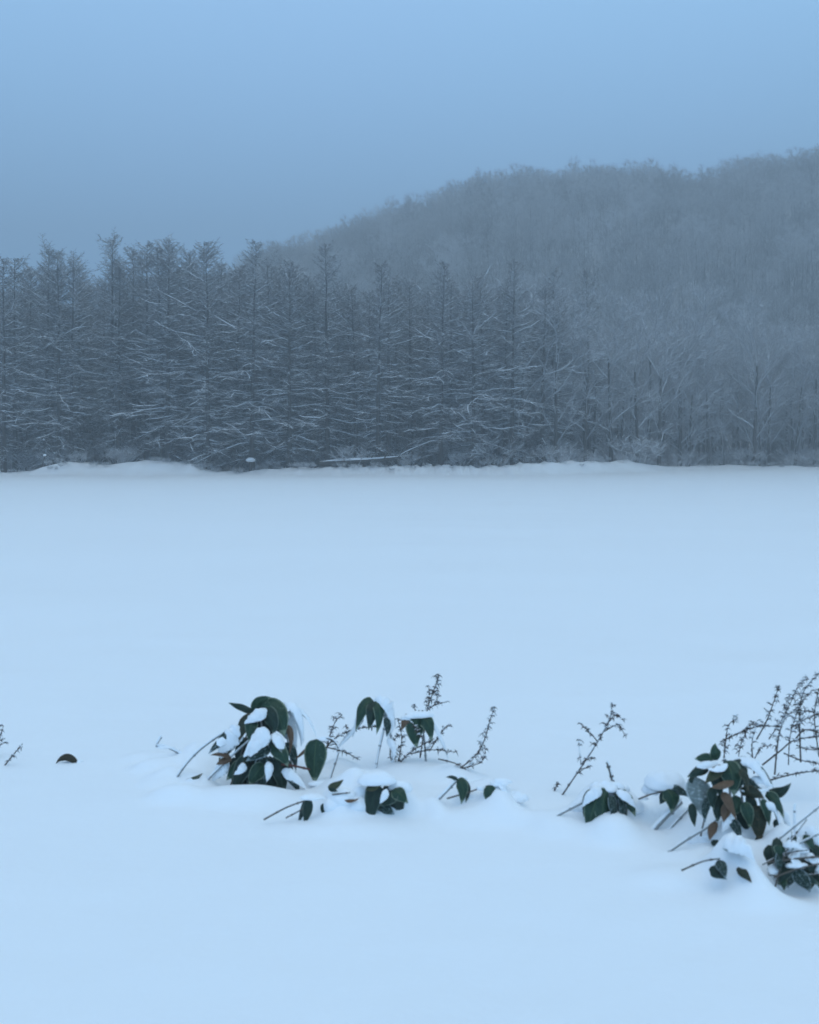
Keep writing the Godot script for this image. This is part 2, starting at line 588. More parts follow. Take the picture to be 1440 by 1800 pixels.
func leaf_material(s: int, tone: Color, rib: Color, edge: Color, spotted: float, rough := 0.5) -> StandardMaterial3D:
	var m := StandardMaterial3D.new()
	m.albedo_texture = leaf_print(s, tone, rib, edge, spotted)
	m.roughness = rough
	m.metallic_specular = 0.4
	m.cull_mode = BaseMaterial3D.CULL_DISABLED
	m.backlight_enabled = true
	m.backlight = Color(0.12, 0.16, 0.08)
	return m

func noise_normal(freq: float, strength: float, s: int) -> NoiseTexture2D:
	var f := FastNoiseLite.new()
	f.seed = s
	f.noise_type = FastNoiseLite.TYPE_SIMPLEX_SMOOTH
	f.frequency = freq
	f.fractal_octaves = 5
	var t := NoiseTexture2D.new()
	t.width = 512
	t.height = 512
	t.seamless = true
	t.as_normal_map = true
	t.bump_strength = strength
	t.noise = f
	return t

func make_materials() -> void:
	M.snow = matte(0.87, 0.885, 0.9, 0.85)
	M.snow.normal_enabled = true
	M.snow.normal_texture = noise_normal(0.02, 2.0, 5)
	M.snow.normal_scale = 0.5
	M.snow.uv1_triplanar = true
	M.snow.uv1_world_triplanar = true
	M.snow.uv1_scale = Vector3(1.7, 1.7, 1.7)
	M.branch_snow = matte(0.84, 0.86, 0.88, 0.9)
	M.bark = matte(0.062, 0.052, 0.046)
	var bn := FastNoiseLite.new()
	bn.frequency = 0.03
	bn.fractal_octaves = 4
	var ramp := Gradient.new()
	ramp.set_color(0, linear(0.032, 0.028, 0.026))
	ramp.set_color(1, linear(0.12, 0.105, 0.095))
	var bt := NoiseTexture2D.new()
	bt.width = 256
	bt.height = 256
	bt.seamless = true
	bt.noise = bn
	bt.color_ramp = ramp
	M.bark.albedo_color = Color.WHITE
	M.bark.albedo_texture = bt
	M.bark.uv1_triplanar = true
	M.bark.uv1_scale = Vector3(1.2, 0.35, 1.2)
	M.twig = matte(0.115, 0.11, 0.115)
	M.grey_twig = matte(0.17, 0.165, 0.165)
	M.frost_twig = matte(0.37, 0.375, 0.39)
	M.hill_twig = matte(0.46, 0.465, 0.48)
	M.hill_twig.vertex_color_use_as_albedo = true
	M.weed = matte(0.075, 0.06, 0.05)
	M.withered = matte(0.07, 0.055, 0.048)
	M.cane = matte(0.27, 0.275, 0.27, 0.7)
	M.old_cane = matte(0.11, 0.095, 0.08, 0.7)
	M.red_cane = matte(0.12, 0.05, 0.04, 0.6)
	M.green = leaf_material(3, Color(0.105, 0.215, 0.15), Color(0.26, 0.34, 0.22), Color(0.56, 0.58, 0.5), 0.03)
	M.deep = leaf_material(8, Color(0.07, 0.155, 0.115), Color(0.16, 0.24, 0.17), Color(0.42, 0.45, 0.4), 0.0)
	M.olive = leaf_material(12, Color(0.2, 0.23, 0.13), Color(0.33, 0.31, 0.2), Color(0.42, 0.36, 0.26), 0.15)
	M.brown = leaf_material(17, Color(0.38, 0.29, 0.22), Color(0.45, 0.36, 0.28), Color(0.5, 0.42, 0.34), 0.2, 0.7)
	M.dusted = leaf_material(27, Color(0.1, 0.17, 0.14), Color(0.3, 0.37, 0.35), Color(0.6, 0.64, 0.66), 0.32, 0.75)
	M.dull = leaf_material(33, Color(0.13, 0.16, 0.1), Color(0.24, 0.25, 0.16), Color(0.36, 0.3, 0.22), 0.22, 0.6)
	M.umber = leaf_material(39, Color(0.2, 0.18, 0.13), Color(0.28, 0.24, 0.18), Color(0.33, 0.28, 0.22), 0.2, 0.8)
	M.rimed = leaf_material(21, Color(0.42, 0.46, 0.45), Color(0.55, 0.58, 0.56), Color(0.75, 0.77, 0.77), 0.3, 0.8)

# ------------------------------------------------------------------ sky
func overcast() -> ImageTexture:
	# A closed, even cloud sheet at dusk: dim and blue towards the horizon, about twice as bright and greyer overhead.
	var w := 512
	var h := 256
	var im := Image.create(w, h, false, Image.FORMAT_RGBF)
	var cloud := FastNoiseLite.new()
	cloud.seed = 4
	cloud.frequency = 0.9
	cloud.fractal_octaves = 4
	for y in h:
		var el := PI * (0.5 - (y + 0.5) / h)
		for x in w:
			var az := TAU * (x + 0.5) / w
			var d := Vector3(cos(el) * cos(az), maxf(sin(el), 0.0), cos(el) * sin(az))
			var up := maxf(sin(el), 0.0)
			var c := Vector3(SKY_LOW.x, SKY_LOW.y, SKY_LOW.z).lerp(Vector3(SKY_TOP.x, SKY_TOP.y, SKY_TOP.z), pow(up, 1.0))
			var k := cloud.get_noise_3dv(d * 1.6)
			var k2 := cloud.get_noise_3dv(d * 1.1 + Vector3(7, 3, 1))
			c *= (1.0 + 0.04 * k) * (1.0 + 0.10 * exp(-pow(el / 0.22, 2.0)))
			c *= Vector3(1.0 + 0.05 * k2, 1.0 - 0.025 * k2, 1.0)
			var east := sin(az - PI) * cos(el)              # a breath of lavender on the right
			c *= Vector3(1.0 + 0.05 * east, 1.0 - 0.025 * east, 1.0)
			im.set_pixel(x, y, Color(c.x, c.y, c.z))
	return ImageTexture.create_from_image(im)

const SKY_LOW := Vector3(0.39, 0.985, 1.86)
const SKY_TOP := Vector3(0.70, 0.90, 1.03)

func _ready() -> void:
	# camera
	var cam := Camera3D.new()
	cam.name = "camera"
	cam.projection = Camera3D.PROJECTION_FRUSTUM
	cam.near = 0.1
	cam.far = 2000.0
	cam.size = 2.0 * 0.1 * 900.0 / 1930.0        # frame height on the near plane
	cam.frustum_offset = Vector2(0.0, -0.1 * 115.0 / 1930.0)   # the lens looks a little down, so that trunks stay upright
	var glass := CameraAttributesPhysical.new()     # a little soft close to the lens
	glass.frustum_near = 0.1
	glass.frustum_far = 2000.0
	glass.frustum_focal_length = 35.0
	glass.exposure_aperture = 4.0
	glass.frustum_focus_distance = 60.0
	cam.attributes = glass
	add_child(cam)
	cam.position = Vector3(0, 1.6, 0)
	cam.current = true
	# sky, haze and exposure
	var env := Environment.new()
	env.background_mode = Environment.BG_SKY
	env.sky = Sky.new()
	var pano := PanoramaSkyMaterial.new()
	pano.panorama = overcast()
	env.sky.sky_material = pano
	env.background_energy_multiplier = 1.0
	env.tonemap_mode = Environment.TONE_MAPPER_LINEAR
	env.tonemap_exposure = 1.135
	env.fog_enabled = true
	env.fog_density = 0.0052
	env.fog_light_color = Color(0.97, 0.99, 1.0)
	env.sdfgi_enabled = true
	env.ssao_enabled = true
	env.ssil_enabled = true
	var we := WorldEnvironment.new()
	we.name = "world_environment"
	we.environment = env
	add_child(we)
	# the sun behind the cloud: broad and weak
	var sun := DirectionalLight3D.new()
	sun.name = "sun"
	sun.light_energy = 0.18
	sun.light_angular_distance = 60.0
	sun.light_color = Color(1.0, 0.93, 0.82)
	sun.shadow_enabled = true
	sun.rotation_degrees = Vector3(-66, 25, 0)
	add_child(sun)

	for q in [[swell, 11, 0.1, 4], [grain, 23, 0.03, 4], [lump, 31, 0.16, 3]]:
		q[0].seed = q[1]
		q[0].noise_type = FastNoiseLite.TYPE_SIMPLEX_SMOOTH
		q[0].frequency = q[2]
		q[0].fractal_octaves = q[3]
	make_materials()
	snow_humps()
	build_land()
	build_wood()
	build_plants()

func build_wood() -> void:
	# front row of the larch stand: [x, depth, variant, turn, size, label]
	var kits := []
	kits.append(larch(101, 17.5, 4.4, 0.08, 0.92, 16))
	kits.append(larch(202, 16.6, 5.0, 0.12, 0.95, 16))
	kits.append(larch(303, 17.0, 3.6, 0.2, 0.8, 12))
	kits.append(larch(404, 15.4, 4.2, 0.1, 0.9, 14))
	kits.append(larch(505, 17.8, 4.0, 0.14, 0.88, 14))
	kits.append(larch(606, 16.2, 4.8, 0.06, 0.96, 16))
	kits.append(larch(707, 17.0, 3.8, 0.15, 0.95, 10, "grey_twig"))
	var front := [
		[-31.2, 84.5, 2, 0.4, 0.96, "leftmost tall larch at the field edge, cut by the left border of the photo"],
		[-27.3, 85.5, 4, 2.1, 0.95, "dark larch above the snow bank at the far left, beside the pale leaning stump"],
		[-22.8, 86.0, 2, 3.3, 0.92, "tall thin larch whose round top rises highest above the left snow bank"],
		[-18.6, 84.5, 5, 1.2, 1.06, "larch at the right end of the left snow bank, just left of the broad larch"],
		[-15.2, 83.0, 1, 1.1, 1.0, "broad larch with snowy limbs down to the ground, beside the dip in the snow edge"],
		[-12.0, 83.6, 0, 3.6, 1.0, "larch with long bright snow covered boughs reaching right, behind the snow topped stump"],
		[-9.2, 84.2, 5, 2.7, 0.98, "wide larch with heavy snow lines on its right boughs, between stump and fallen log"],
		[-6.4, 85.5, 4, 4.0, 0.98, "short larch with a dark lower trunk just left of the fallen log"],
		[-2.4, 83.0, 2, 1.9, 0.9, "straight thick trunked larch standing at the right end of the fallen log"],
		[2.4, 84.0, 0, 3.6, 0.89, "dark trunked larch under the lowest dip of the tree line near the middle"],
		[4.9, 84.0, 5, 4.4, 0.9, "snow laden larch with drooping lower boughs right of the middle of the wood"],
		[8.0, 85.5, 6, 0.9, 0.94, "greyish larch behind the low snow rise right of the middle"],
		[11.9, 91.5, 6, 2.3, 0.95, "thin greyish larch above the crest of the right snow rise"],
		[15.9, 97.5, 6, 5.3, 1.0, "last slender larch of the stand, where the pale broadleaf wood begins"],
	]
	for f in front:
		plant_tree("larch_tree", kits[f[2]], f[5], "larch", f[0], -f[1], f[3], f[4], "larches along the edge of the field")
	# behind: the close-set stand
	var inner := []
	for k in 6:
		inner.append(larch(1000 + k * 77, 16.4 + k * 0.2, 2.9 + 0.25 * (k % 3), 0.3, 0.88, 0, "twig" if k < 4 else "grey_twig", 0.3))
	var near_words := ["the leftmost tall larch", "the pale leaning stump", "the highest round topped larch", "the right end of the left snow bank", "the broad larch at the dip", "the snow topped stump",
		"the wide larch left of the fallen log", "the left end of the fallen log", "the thick trunked larch at the log", "the dark trunked middle larch", "the larch with drooping lower boughs", "the low middle snow rise", "the crest of the right snow rise", "the last slender larch"]
	rng.seed = 77
	var spots := []
	for row in 10:
		for c in 27:
			spots.append([-43.5 + c * 2.45 + (row % 2) * 1.2 + rng.randf_range(-0.7, 0.7), 87.0 + row * 4.3 + rng.randf_range(-1.4, 1.4), rng.randi() % 6, rng.randf() * TAU, rng.randf_range(0.92, 1.08)])
	for s in spots:
		var x: float = s[0]
		var d: float = s[1] + 20.0 * smoothstep(6.0, 30.0, x)
		if d < edge_distance(x) + 2.0:
			continue
		if x / d > 0.05 and rng.randf() < (x / d - 0.05) * 6.0:      # the stand thins out among the broadleaf trees
			continue
		# the stand is tallest on the left and steps down towards the middle
		var by := 0
		for q in front.size():
			if absf(front[q][0] / front[q][1] - x / d) < absf(front[by][0] / front[by][1] - x / d):
				by = q
		var tall := table(x / d, [-0.38, -0.27, -0.2, -0.13, -0.08, 0.0, 0.04, 0.08, 0.2], [0.99, 1.01, 1.01, 0.97, 0.88, 0.88, 0.86, 0.84, 0.88])
		var u := x / d
		plant_tree("larch_tree", inner[s[2]], "slender dark larch crowded in the stand behind " + near_words[by], "larch", x, -d, s[3], s[4], "larches behind " + near_words[by], tall / (0.5 + 0.5 * s[4]))
	# broadleaf trees at the foot of the hill
	var bare := []
	for k in 4:
		bare.append(broadleaf(500 + k * 13, 11.5 + k * 1.2, 3, 0.75, 7))
	rng.seed = 31
	var marked := [
		[26.5, 108.0, 3, 0.3, 1.15, "bare broadleaf tree with a bare dark trunk, first from the left in the pale wood"],
		[33.6, 107.0, 1, 1.7, 1.25, "pale broadleaf tree with a tall dark straight trunk near the right edge of the field"],
		[30.5, 106.5, 0, 4.0, 0.4, "low snow covered sapling with flat white boughs at the right field edge"],
		[34.6, 108.5, 2, 2.2, 0.45, "second low snow covered sapling, right of the tall dark straight trunk"],
		[21.0, 105.0, 2, 0.6, 0.75, "forked broadleaf tree with white branch ends beside the last larches"],
	]
	for f in marked:
		plant_tree("broadleaf_tree", bare[f[2]], f[5], "tree", f[0], -f[1], f[3], f[4], "broadleaf trees at the foot of the hill")
	for row in 7:
		for c in 19:
			var x2 := 5.5 + c * 2.8 + rng.randf_range(-1.1, 1.1) + row * 0.6
			var d2 := edge_distance(x2) + 4.0 + row * 4.6 + rng.randf_range(-1.5, 1.5)
			var w2 := "the low middle snow rise" if x2 / d2 < 0.11 else "the last larches" if x2 / d2 < 0.215 else "the bare dark trunked broadleaf tree" if x2 / d2 < 0.275 else "the tall dark straight trunk" if x2 / d2 < 0.345 else "the snow covered sapling at the right border"
			plant_tree("broadleaf_tree", bare[rng.randi() % 4], "pale snow dusted broadleaf tree crowded behind " + w2, "tree", x2, -d2, rng.randf() * TAU, rng.randf_range(0.85, 1.2) * (0.86 if x2 / d2 < 0.2 else 1.0), "broadleaf trees behind " + w2)
	# the wood that covers the hill: too many trees to tell apart
	var clump := ArrayMesh.new()
	var stems := Builder.new()
	var wood := Builder.new()
	var snow := Builder.new()
	rng.seed = 9
	for k in 3:
		var at := Vector3(cos(k * 2.1), 0, sin(k * 2.1)) * 2.0
		var h := rng.randf_range(7.0, 9.6)
		var top := at + Vector3(rng.randf_range(-0.4, 0.4), h * 0.72, rng.randf_range(-0.4, 0.4))
		stems.tube(PackedVector3Array([at - Vector3(0, 1.2, 0), at.lerp(top, 0.5) + Vector3(rng.randf_range(-0.15, 0.15), 0, 0), top]), 0.13, 0.05, 5)
		for q in 11:
			var az := q * 2.4 + rng.randf() * 0.6
			var s := rng.randf_range(0.5, 1.3) if q < 9 else 0.35
			var f := 0.14 + 0.86 * q / 10.0
			fork(wood, wood, snow, at.lerp(top, f), Vector3(cos(az) * s, 1.0, sin(az) * s).normalized(), h * lerpf(0.15, 0.17, f), 0.05, 2 if q > 2 else 1, 0.85, 6)
	stems.into(clump, M.bark)
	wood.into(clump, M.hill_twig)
	snow.into(clump, M.branch_snow)
	var places: Array[Transform3D] = []
	var z := 132.0
	while z < 366.0:
		var x3 := -75.0 + rng.randf() * 4.0
		while x3 < 175.0:
			var px := x3 + rng.randf_range(-2.0, 2.0)
			var pz := -(z + rng.randf_range(-2.0, 2.0))
			var y := hill_height(px, pz)
			if (z < 292.0 or px > 45.0) and y > -3.0:
				var g := rng.randf_range(0.78, 1.18)
				places.append(Transform3D(Basis(Vector3.UP, rng.randf() * TAU).scaled(Vector3(g, g * rng.randf_range(0.85, 1.1), g)), Vector3(px, y, pz)))
			x3 += 4.1
		z += 4.1
	scatter("hillside_wood", clump, places, "dense grey frosted bare wood covering the whole hillside", "wood", true)
	# brush under the larches
	var brush := ArrayMesh.new()
	var bw := Builder.new()
	var bs := Builder.new()
	rng.seed = 15
	for k in 9:
		var az2 := TAU * k / 9.0
		fork(bw, bw, bs, Vector3(cos(az2), -0.2, sin(az2)) * rng.randf() * 0.5, Vector3(cos(az2) * 0.8, 1.0, sin(az2) * 0.8).normalized(), 0.75, 0.014, 1, 0.9, 7)
	bw.into(brush, M.frost_twig)
	bs.into(brush, M.branch_snow)
	var brushes: Array[Transform3D] = []
	for k in 800:
		var x4 := rng.randf_range(-46.0, 52.0)
		var d4 := edge_distance(x4) + 0.2 + rng.randf() * 44.0
		var g2 := rng.randf_range(0.35, 1.0) + pow(rng.randf(), 3.0) * 1.6
		brushes.append(Transform3D(Basis(Vector3.UP, rng.randf() * TAU).scaled(Vector3(g2, g2, g2)), Vector3(x4, ground(x4, -d4), -d4)))
	for k in 170:                                    # tufts that poke out of the bank
		var x5 := rng.randf_range(-46.0, 52.0)
		var d5 := edge_distance(x5) - 1.6 + rng.randf() * 2.4
		var g5 := rng.randf_range(0.14, 0.5)
		brushes.append(Transform3D(Basis(Vector3.UP, rng.randf() * TAU).scaled(Vector3(g5, g5, g5)), Vector3(x5, ground(x5, -d5), -d5)))
	scatter("undergrowth", brush, brushes, "low snowy brush and saplings under the trees along the field edge", "undergrowth")
	# things lying at the wood's edge
	var log_ := thing("fallen_log", "long fallen log with a white snow ridge lying at the wood's edge", "log", Vector3(-4.2, ground(-4.2, -82.4) + 0.32, -82.4), 0.03)
	var lb := Builder.new()
	lb.tube(PackedVector3Array([Vector3(-2.6, -0.15, 0), Vector3(-1, 0.0, 0.05), Vector3(1, 0.08, 0), Vector3(4.2, 0.35, -0.2)]), 0.2, 0.13, 9)
	part("trunk", lb.mesh(M.bark), log_)
	var ls := Builder.new()
	ls.tube(PackedVector3Array([Vector3(-2.5, 0.03, 0), Vector3(-1, 0.17, 0.05), Vector3(1, 0.24, 0), Vector3(4.0, 0.47, -0.2)]), 0.19, 0.12, 9, 0.75, 1.0, true)
	part("snow", ls.mesh(M.branch_snow), log_)
	for k in 3:
		var st := Builder.new()
		var a := Vector3(1.2 + k, 0.1, 0)
		st.tube(PackedVector3Array([a, a + Vector3(0.3, 0.5, 0.1), a + Vector3(0.8, 0.85 + 0.2 * k, 0.1)]), 0.05, 0.015, 5)
		part("branch_stub", st.mesh(M.bark), log_)
	for s3 in [[-11.9, 82.2, 0.75, 0.0, "short broken stump with a round white snow cap at the foot of the larches"], [-27.4, 81.6, 0.95, 0.3, "thin pale leaning stump at the left end of the snow bank"]]:
		var sp := thing("tree_stump", s3[4], "stump", Vector3(s3[0], ground(s3[0], -s3[1]), -s3[1]))
		var sb := Builder.new()
		var tip := Vector3(s3[3], s3[2], 0)
		sb.tube(PackedVector3Array([Vector3(0, -0.3, 0), tip * 0.5, tip]), 0.14 if s3[3] == 0.0 else 0.07, 0.11 if s3[3] == 0.0 else 0.05, 8)
		part("trunk", sb.mesh(M.bark), sp)
		var sc := Builder.new()
		sc.ball(tip + Vector3(0, 0.06, 0), Vector3(0.36, 0.24, 0.3) if s3[3] == 0.0 else Vector3(0.12, 0.14, 0.12), lump, 0.2)
		part("snow_cap", sc.mesh(M.branch_snow), sp)

func scatter(called: String, m: Mesh, places: Array[Transform3D], label: String, category: String, tinted := false) -> void:
	var mm := MultiMesh.new()
	mm.transform_format = MultiMesh.TRANSFORM_3D
	mm.mesh = m
	mm.use_colors = tinted
	mm.instance_count = places.size()
	for i in places.size():
		mm.set_instance_transform(i, places[i])
		if tinted:                                   # some trees are darker or more rimed than others
			var k := pow(rng.randf(), 1.5) * 1.25 + 0.15 + 0.25 * swell.get_noise_2d(places[i].origin.x * 1.5, places[i].origin.z * 1.5)
			k = clampf(k, 0.12, 1.7)
			mm.set_instance_color(i, Color(k, k, k))
	var o := MultiMeshInstance3D.new()
	o.multimesh = mm
	o.name = numbered(called)
	add_child(o)
	o.set_meta("kind", "stuff")
	o.set_meta("label", label)
	o.set_meta("category", category)

func snow_humps() -> void:
	# humps over buried plants and hollows round their stems
	bumps = []
	bumps.append([-0.752, -5.005, 0.055, 0.246, 0.130])
	bumps.append([-0.404, -4.878, 0.030, 0.152, 0.120])
	bumps.append([0.042, -5.446, 0.045, 0.198, 0.160])
	bumps.append([-0.288, -4.630, 0.030, 0.264, 0.120])
	bumps.append([0.320, -4.743, 0.035, 0.184, 0.130])
	bumps.append([0.612, -4.630, 0.050, 0.108, 0.140])
	bumps.append([0.841, -4.508, 0.035, 0.175, 0.120])
	bumps.append([1.099, -4.715, 0.030, 0.147, 0.150])
	bumps.append([1.216, -4.047, 0.085, 0.075, 0.120])
	bumps.append([1.164, -4.069, 0.070, 0.063, 0.110])
	bumps.append([1.235, -3.985, 0.040, 0.083, 0.120])
	bumps.append([1.011, -4.063, 0.030, 0.189, 0.100])
	bumps.append([1.228, -3.884, 0.030, 0.141, 0.100])
	bumps.append([-1.054, -5.352, 0.030, 0.139, 0.120])
	bumps.append([-0.156, -5.021, 0.040, 0.234, 0.200])
	bumps.append([-0.744, -5.315, -0.050, 0.193, 0.140])
	bumps.append([1.432, -4.063, -0.040, 0.189, 0.200])
	bumps.append([-0.148, -4.773, -0.025, 0.148, 0.080])
	bumps.append([0.842, -4.672, -0.030, 0.121, 0.080])
	bumps.append([1.148, -4.259, 0.030, 0.132, 0.120])
	bumps.append([1.294, -4.380, -0.030, 0.182, 0.140])
	bumps.append([0.848, -4.729, 0.170, 0.142, 0.130])
	bumps.append([1.149, -4.863, 0.100, 0.126, 0.120])
	bumps.append([-0.140, -4.833, 0.130, 0.130, 0.120])
	bumps.append([-0.288, -4.788, 0.100, 0.099, 0.110])
	bumps.append([0.384, -4.941, 0.070, 0.128, 0.120])
	bumps.append([0.237, -4.973, 0.050, 0.077, 0.100])
	bumps.append([1.296, -4.508, 0.120, 0.164, 0.160])
	bumps.append([1.501, -4.230, 0.120, 0.132, 0.140])
	bumps.append([-0.542, -5.528, 0.029, 0.057, 0.055])
	bumps.append([0.020, -4.828, 0.043, 0.090, 0.066])
	bumps.append([0.444, -5.084, 0.022, 0.049, 0.065])
	bumps.append([1.375, -4.188, 0.043, 0.080, 0.064])
	bumps.append([-0.267, -5.091, 0.041, 0.101, 0.112])
	bumps.append([-0.992, -5.220, 0.039, 0.079, 0.062])
	bumps.append([0.257, -5.299, 0.048, 0.106, 0.088])
	bumps.append([-0.287, -4.915, 0.035, 0.099, 0.109])
	bumps.append([0.352, -5.030, 0.036, 0.071, 0.061])
	bumps.append([-0.275, -4.973, 0.017, 0.044, 0.094])
	bumps.append([-0.366, -5.176, 0.032, 0.067, 0.120])
	bumps.append([-0.654, -5.317, 0.023, 0.089, 0.069])
	bumps.append([-0.120, -4.975, 0.027, 0.079, 0.113])
	bumps.append([-1.021, -5.630, 0.024, 0.105, 0.093])
	bumps.append([-0.520, -5.352, 0.022, 0.077, 0.053])
	bumps.append([0.838, -4.497, 0.048, 0.082, 0.117])
	bumps.append([-1.269, -5.464, 0.049, 0.102, 0.079])
	bumps.append([1.440, -4.259, 0.044, 0.052, 0.063])
	bumps.append([0.161, -5.301, 0.029, 0.113, 0.073])
	bumps.append([-1.346, -5.660, 0.022, 0.107, 0.075])
	bumps.append([-0.354, -5.491, 0.049, 0.077, 0.065])
	bumps.append([-1.168, -5.646, 0.022, 0.098, 0.060])
	bumps.append([-1.159, -5.310, 0.024, 0.115, 0.059])
	bumps.append([0.396, -4.781, 0.030, 0.103, 0.083])
	bumps.append([-0.499, -5.291, 0.017, 0.074, 0.067])
	bumps.append([1.294, -4.247, 0.033, 0.037, 0.068])
	bumps.append([-0.512, -5.442, 0.024, 0.109, 0.060])
	bumps.append([-1.061, -5.008, 0.035, 0.108, 0.078])
	bumps.append([1.345, -4.312, 0.043, 0.079, 0.085])
	bumps.append([-1.027, -5.513, 0.046, 0.113, 0.115])
	bumps.append([-0.182, -5.049, 0.043, 0.086, 0.107])
	bumps.append([0.398, -4.854, 0.039, 0.058, 0.115])
	bumps.append([1.560, -4.507, 0.049, 0.096, 0.097])
	bumps.append([-1.086, -5.028, 0.020, 0.107, 0.097])
	bumps.append([-1.146, -5.555, 0.038, 0.089, 0.102])
	bumps.append([1.473, -4.485, 0.016, 0.093, 0.051])
	bumps.append([1.375, -4.633, 0.044, 0.087, 0.111])
	bumps.append([0.451, -4.695, 0.023, 0.081, 0.073])
	bumps.append([1.308, -4.270, 0.032, 0.066, 0.052])
	bumps.append([-1.165, -5.236, 0.033, 0.104, 0.093])
	bumps.append([-0.850, -5.381, 0.042, 0.083, 0.051])
	bumps.append([1.182, -4.328, 0.019, 0.068, 0.077])
	bumps.append([1.132, -4.680, 0.024, 0.069, 0.118])
	bumps.append([-1.033, -5.589, 0.037, 0.113, 0.086])
	bumps.append([0.116, -4.833, 0.042, 0.044, 0.112])
	bumps.append([-0.663, -5.399, 0.044, 0.075, 0.106])

func build_plants() -> void:
	var o: Node3D
	rng.seed = 5
	o = thing("dwarf_bamboo", "big left clump of dark bamboo leaves beside the long arched cane", "bamboo", Vector3(-0.758, 0.000, -5.225), 0.0, "dwarf bamboo in the snow")
	stem(o, [Vector3(-39.0, -3.8, 0.0), Vector3(-29.8, 9.7, 0.0), Vector3(-19.0, 19.5, 0.0), Vector3(-4.9, 27.6, 0.0), Vector3(2.8, 30.1, -3.0)], 6.0, 4.2, M.cane, 6.0)
	stem(o, [Vector3(7.3, -4.3, -6.0), Vector3(6.9, 11.0, -5.0), Vector3(4.5, 30.1, -3.0)], 6.5, 4.5, M.cane, 0.0)
	stem(o, [Vector3(-1.2, -4.9, -8.0), Vector3(0.6, 13.2, -7.0), Vector3(2.1, 33.1, -4.0)], 6.0, 4.2, M.cane, 0.0)
	leaf(o, Vector3(1.3, 33.6, -2.0), Vector3(-4.1, 36.0, 0.0), Vector3(-9.9, 39.1, 4.0), 4.1, Vector3(0, 0.75, 0.66), M.deep, 0.0, 1.00)
	leaf(o, Vector3(1.1, 33.6, -2.0), Vector3(4.3, 38.4, 0.0), Vector3(10.3, 41.1, 2.0), 5.4, Vector3(0, 0.25, 1), M.green, 0.0, 1.00)
	leaf(o, Vector3(5.4, 36.8, 0.0), Vector3(13.2, 34.0, 4.0), Vector3(16.7, 23.2, 6.0), 11.4, Vector3(0.45, 0.25, 1), M.green, 0.0, 1.00)
	leaf(o, Vector3(4.1, 34.7, 0.0), Vector3(10.5, 32.3, 6.0), Vector3(11.8, 24.3, 8.0), 8.1, Vector3(0, 0.25, 1), M.deep, 0.0, 1.00)
	leaf(o, Vector3(6.8, 30.4, -2.0), Vector3(13.8, 28.1, 2.0), Vector3(17.3, 21.1, 2.0), 7.0, Vector3(0, 0.25, 1), M.deep, 0.0, 1.00)
	leaf(o, Vector3(14.5, 36.1, -3.0), Vector3(22.2, 34.7, 0.0), Vector3(25.4, 19.0, 0.0), 7.0, Vector3(0.35, 0.8, 0.45), M.rimed, 19.0, 1.00)
	leaf(o, Vector3(14.9, 35.6, -5.0), Vector3(24.6, 33.4, -3.0), Vector3(31.1, 21.1, -4.0), 3.8, Vector3(0.65, 0.6, 0.1), M.deep, 5.4, 1.00)
	leaf(o, Vector3(17.3, 27.6, 2.0), Vector3(19.5, 23.5, 3.0), Vector3(19.0, 14.6, 3.0), 3.2, Vector3(0, 0.25, 1), M.brown, 0.0, 1.00)
	leaf(o, Vector3(2.2, 30.3, 2.0), Vector3(-2.0, 29.4, 5.0), Vector3(-4.6, 20.8, 5.0), 7.6, Vector3(-0.45, 0.25, 1), M.deep, 0.0, 1.00)
	leaf(o, Vector3(3.5, 31.4, 2.0), Vector3(1.0, 28.3, 7.0), Vector3(1.4, 20.6, 8.0), 6.5, Vector3(0, 0.25, 1), M.green, 0.0, 1.00)
	leaf(o, Vector3(-3.9, 26.8, 3.0), Vector3(-9.1, 21.6, 4.0), Vector3(-14.6, 14.4, 3.0), 9.2, Vector3(0.35, 0.8, 0.45), M.rimed, 37.9, 1.00)
	leaf(o, Vector3(-6.5, 23.3, 0.0), Vector3(-11.4, 17.3, 0.0), Vector3(-13.0, 9.7, 0.0), 8.1, Vector3(0.35, 0.8, 0.45), M.rimed, 37.9, 1.00)
	leaf(o, Vector3(9.3, 27.2, 9.0), Vector3(6.1, 24.0, 13.0), Vector3(-1.4, 15.8, 12.0), 8.7, Vector3(0.35, 0.8, 0.45), M.rimed, 32.5, 1.00)
	leaf(o, Vector3(11.2, 25.1, 7.0), Vector3(15.8, 21.7, 10.0), Vector3(19.5, 12.6, 10.0), 6.5, Vector3(0.35, 0.8, 0.45), M.rimed, 13.5, 0.65)
	leaf(o, Vector3(7.6, 24.8, 12.0), Vector3(4.8, 21.4, 15.0), Vector3(2.2, 16.7, 15.0), 5.4, Vector3(0.35, 0.8, 0.45), M.rimed, 24.4, 1.00)
	leaf(o, Vector3(8.4, 34.6, 2.0), Vector3(3.9, 33.2, 5.0), Vector3(-1.8, 29.7, 6.0), 6.0, Vector3(0.35, 0.8, 0.45), M.rimed, 24.4, 1.00)
	leaf(o, Vector3(15.8, 29.9, -4.0), Vector3(19.6, 23.9, -4.0), Vector3(21.2, 14.1, -4.0), 7.0, Vector3(0.35, 0.8, 0.45), M.rimed, 27.1, 1.00)
	leaf(o, Vector3(10.2, 20.0, 8.0), Vector3(6.0, 18.0, 12.0), Vector3(-0.4, 13.7, 12.0), 6.5, Vector3(-0.45, 0.25, 1), M.deep, 0.0, 1.00)
	leaf(o, Vector3(10.2, 20.0, 8.0), Vector3(16.0, 17.4, 12.0), Vector3(19.2, 11.1, 12.0), 7.0, Vector3(0.45, 0.25, 1), M.green, 0.0, 1.00)
	leaf(o, Vector3(8.6, 13.6, 4.0), Vector3(7.8, 9.4, 8.0), Vector3(4.8, -3.6, 9.0), 10.3, Vector3(0, 0.25, 1), M.deep, 0.0, 1.00)
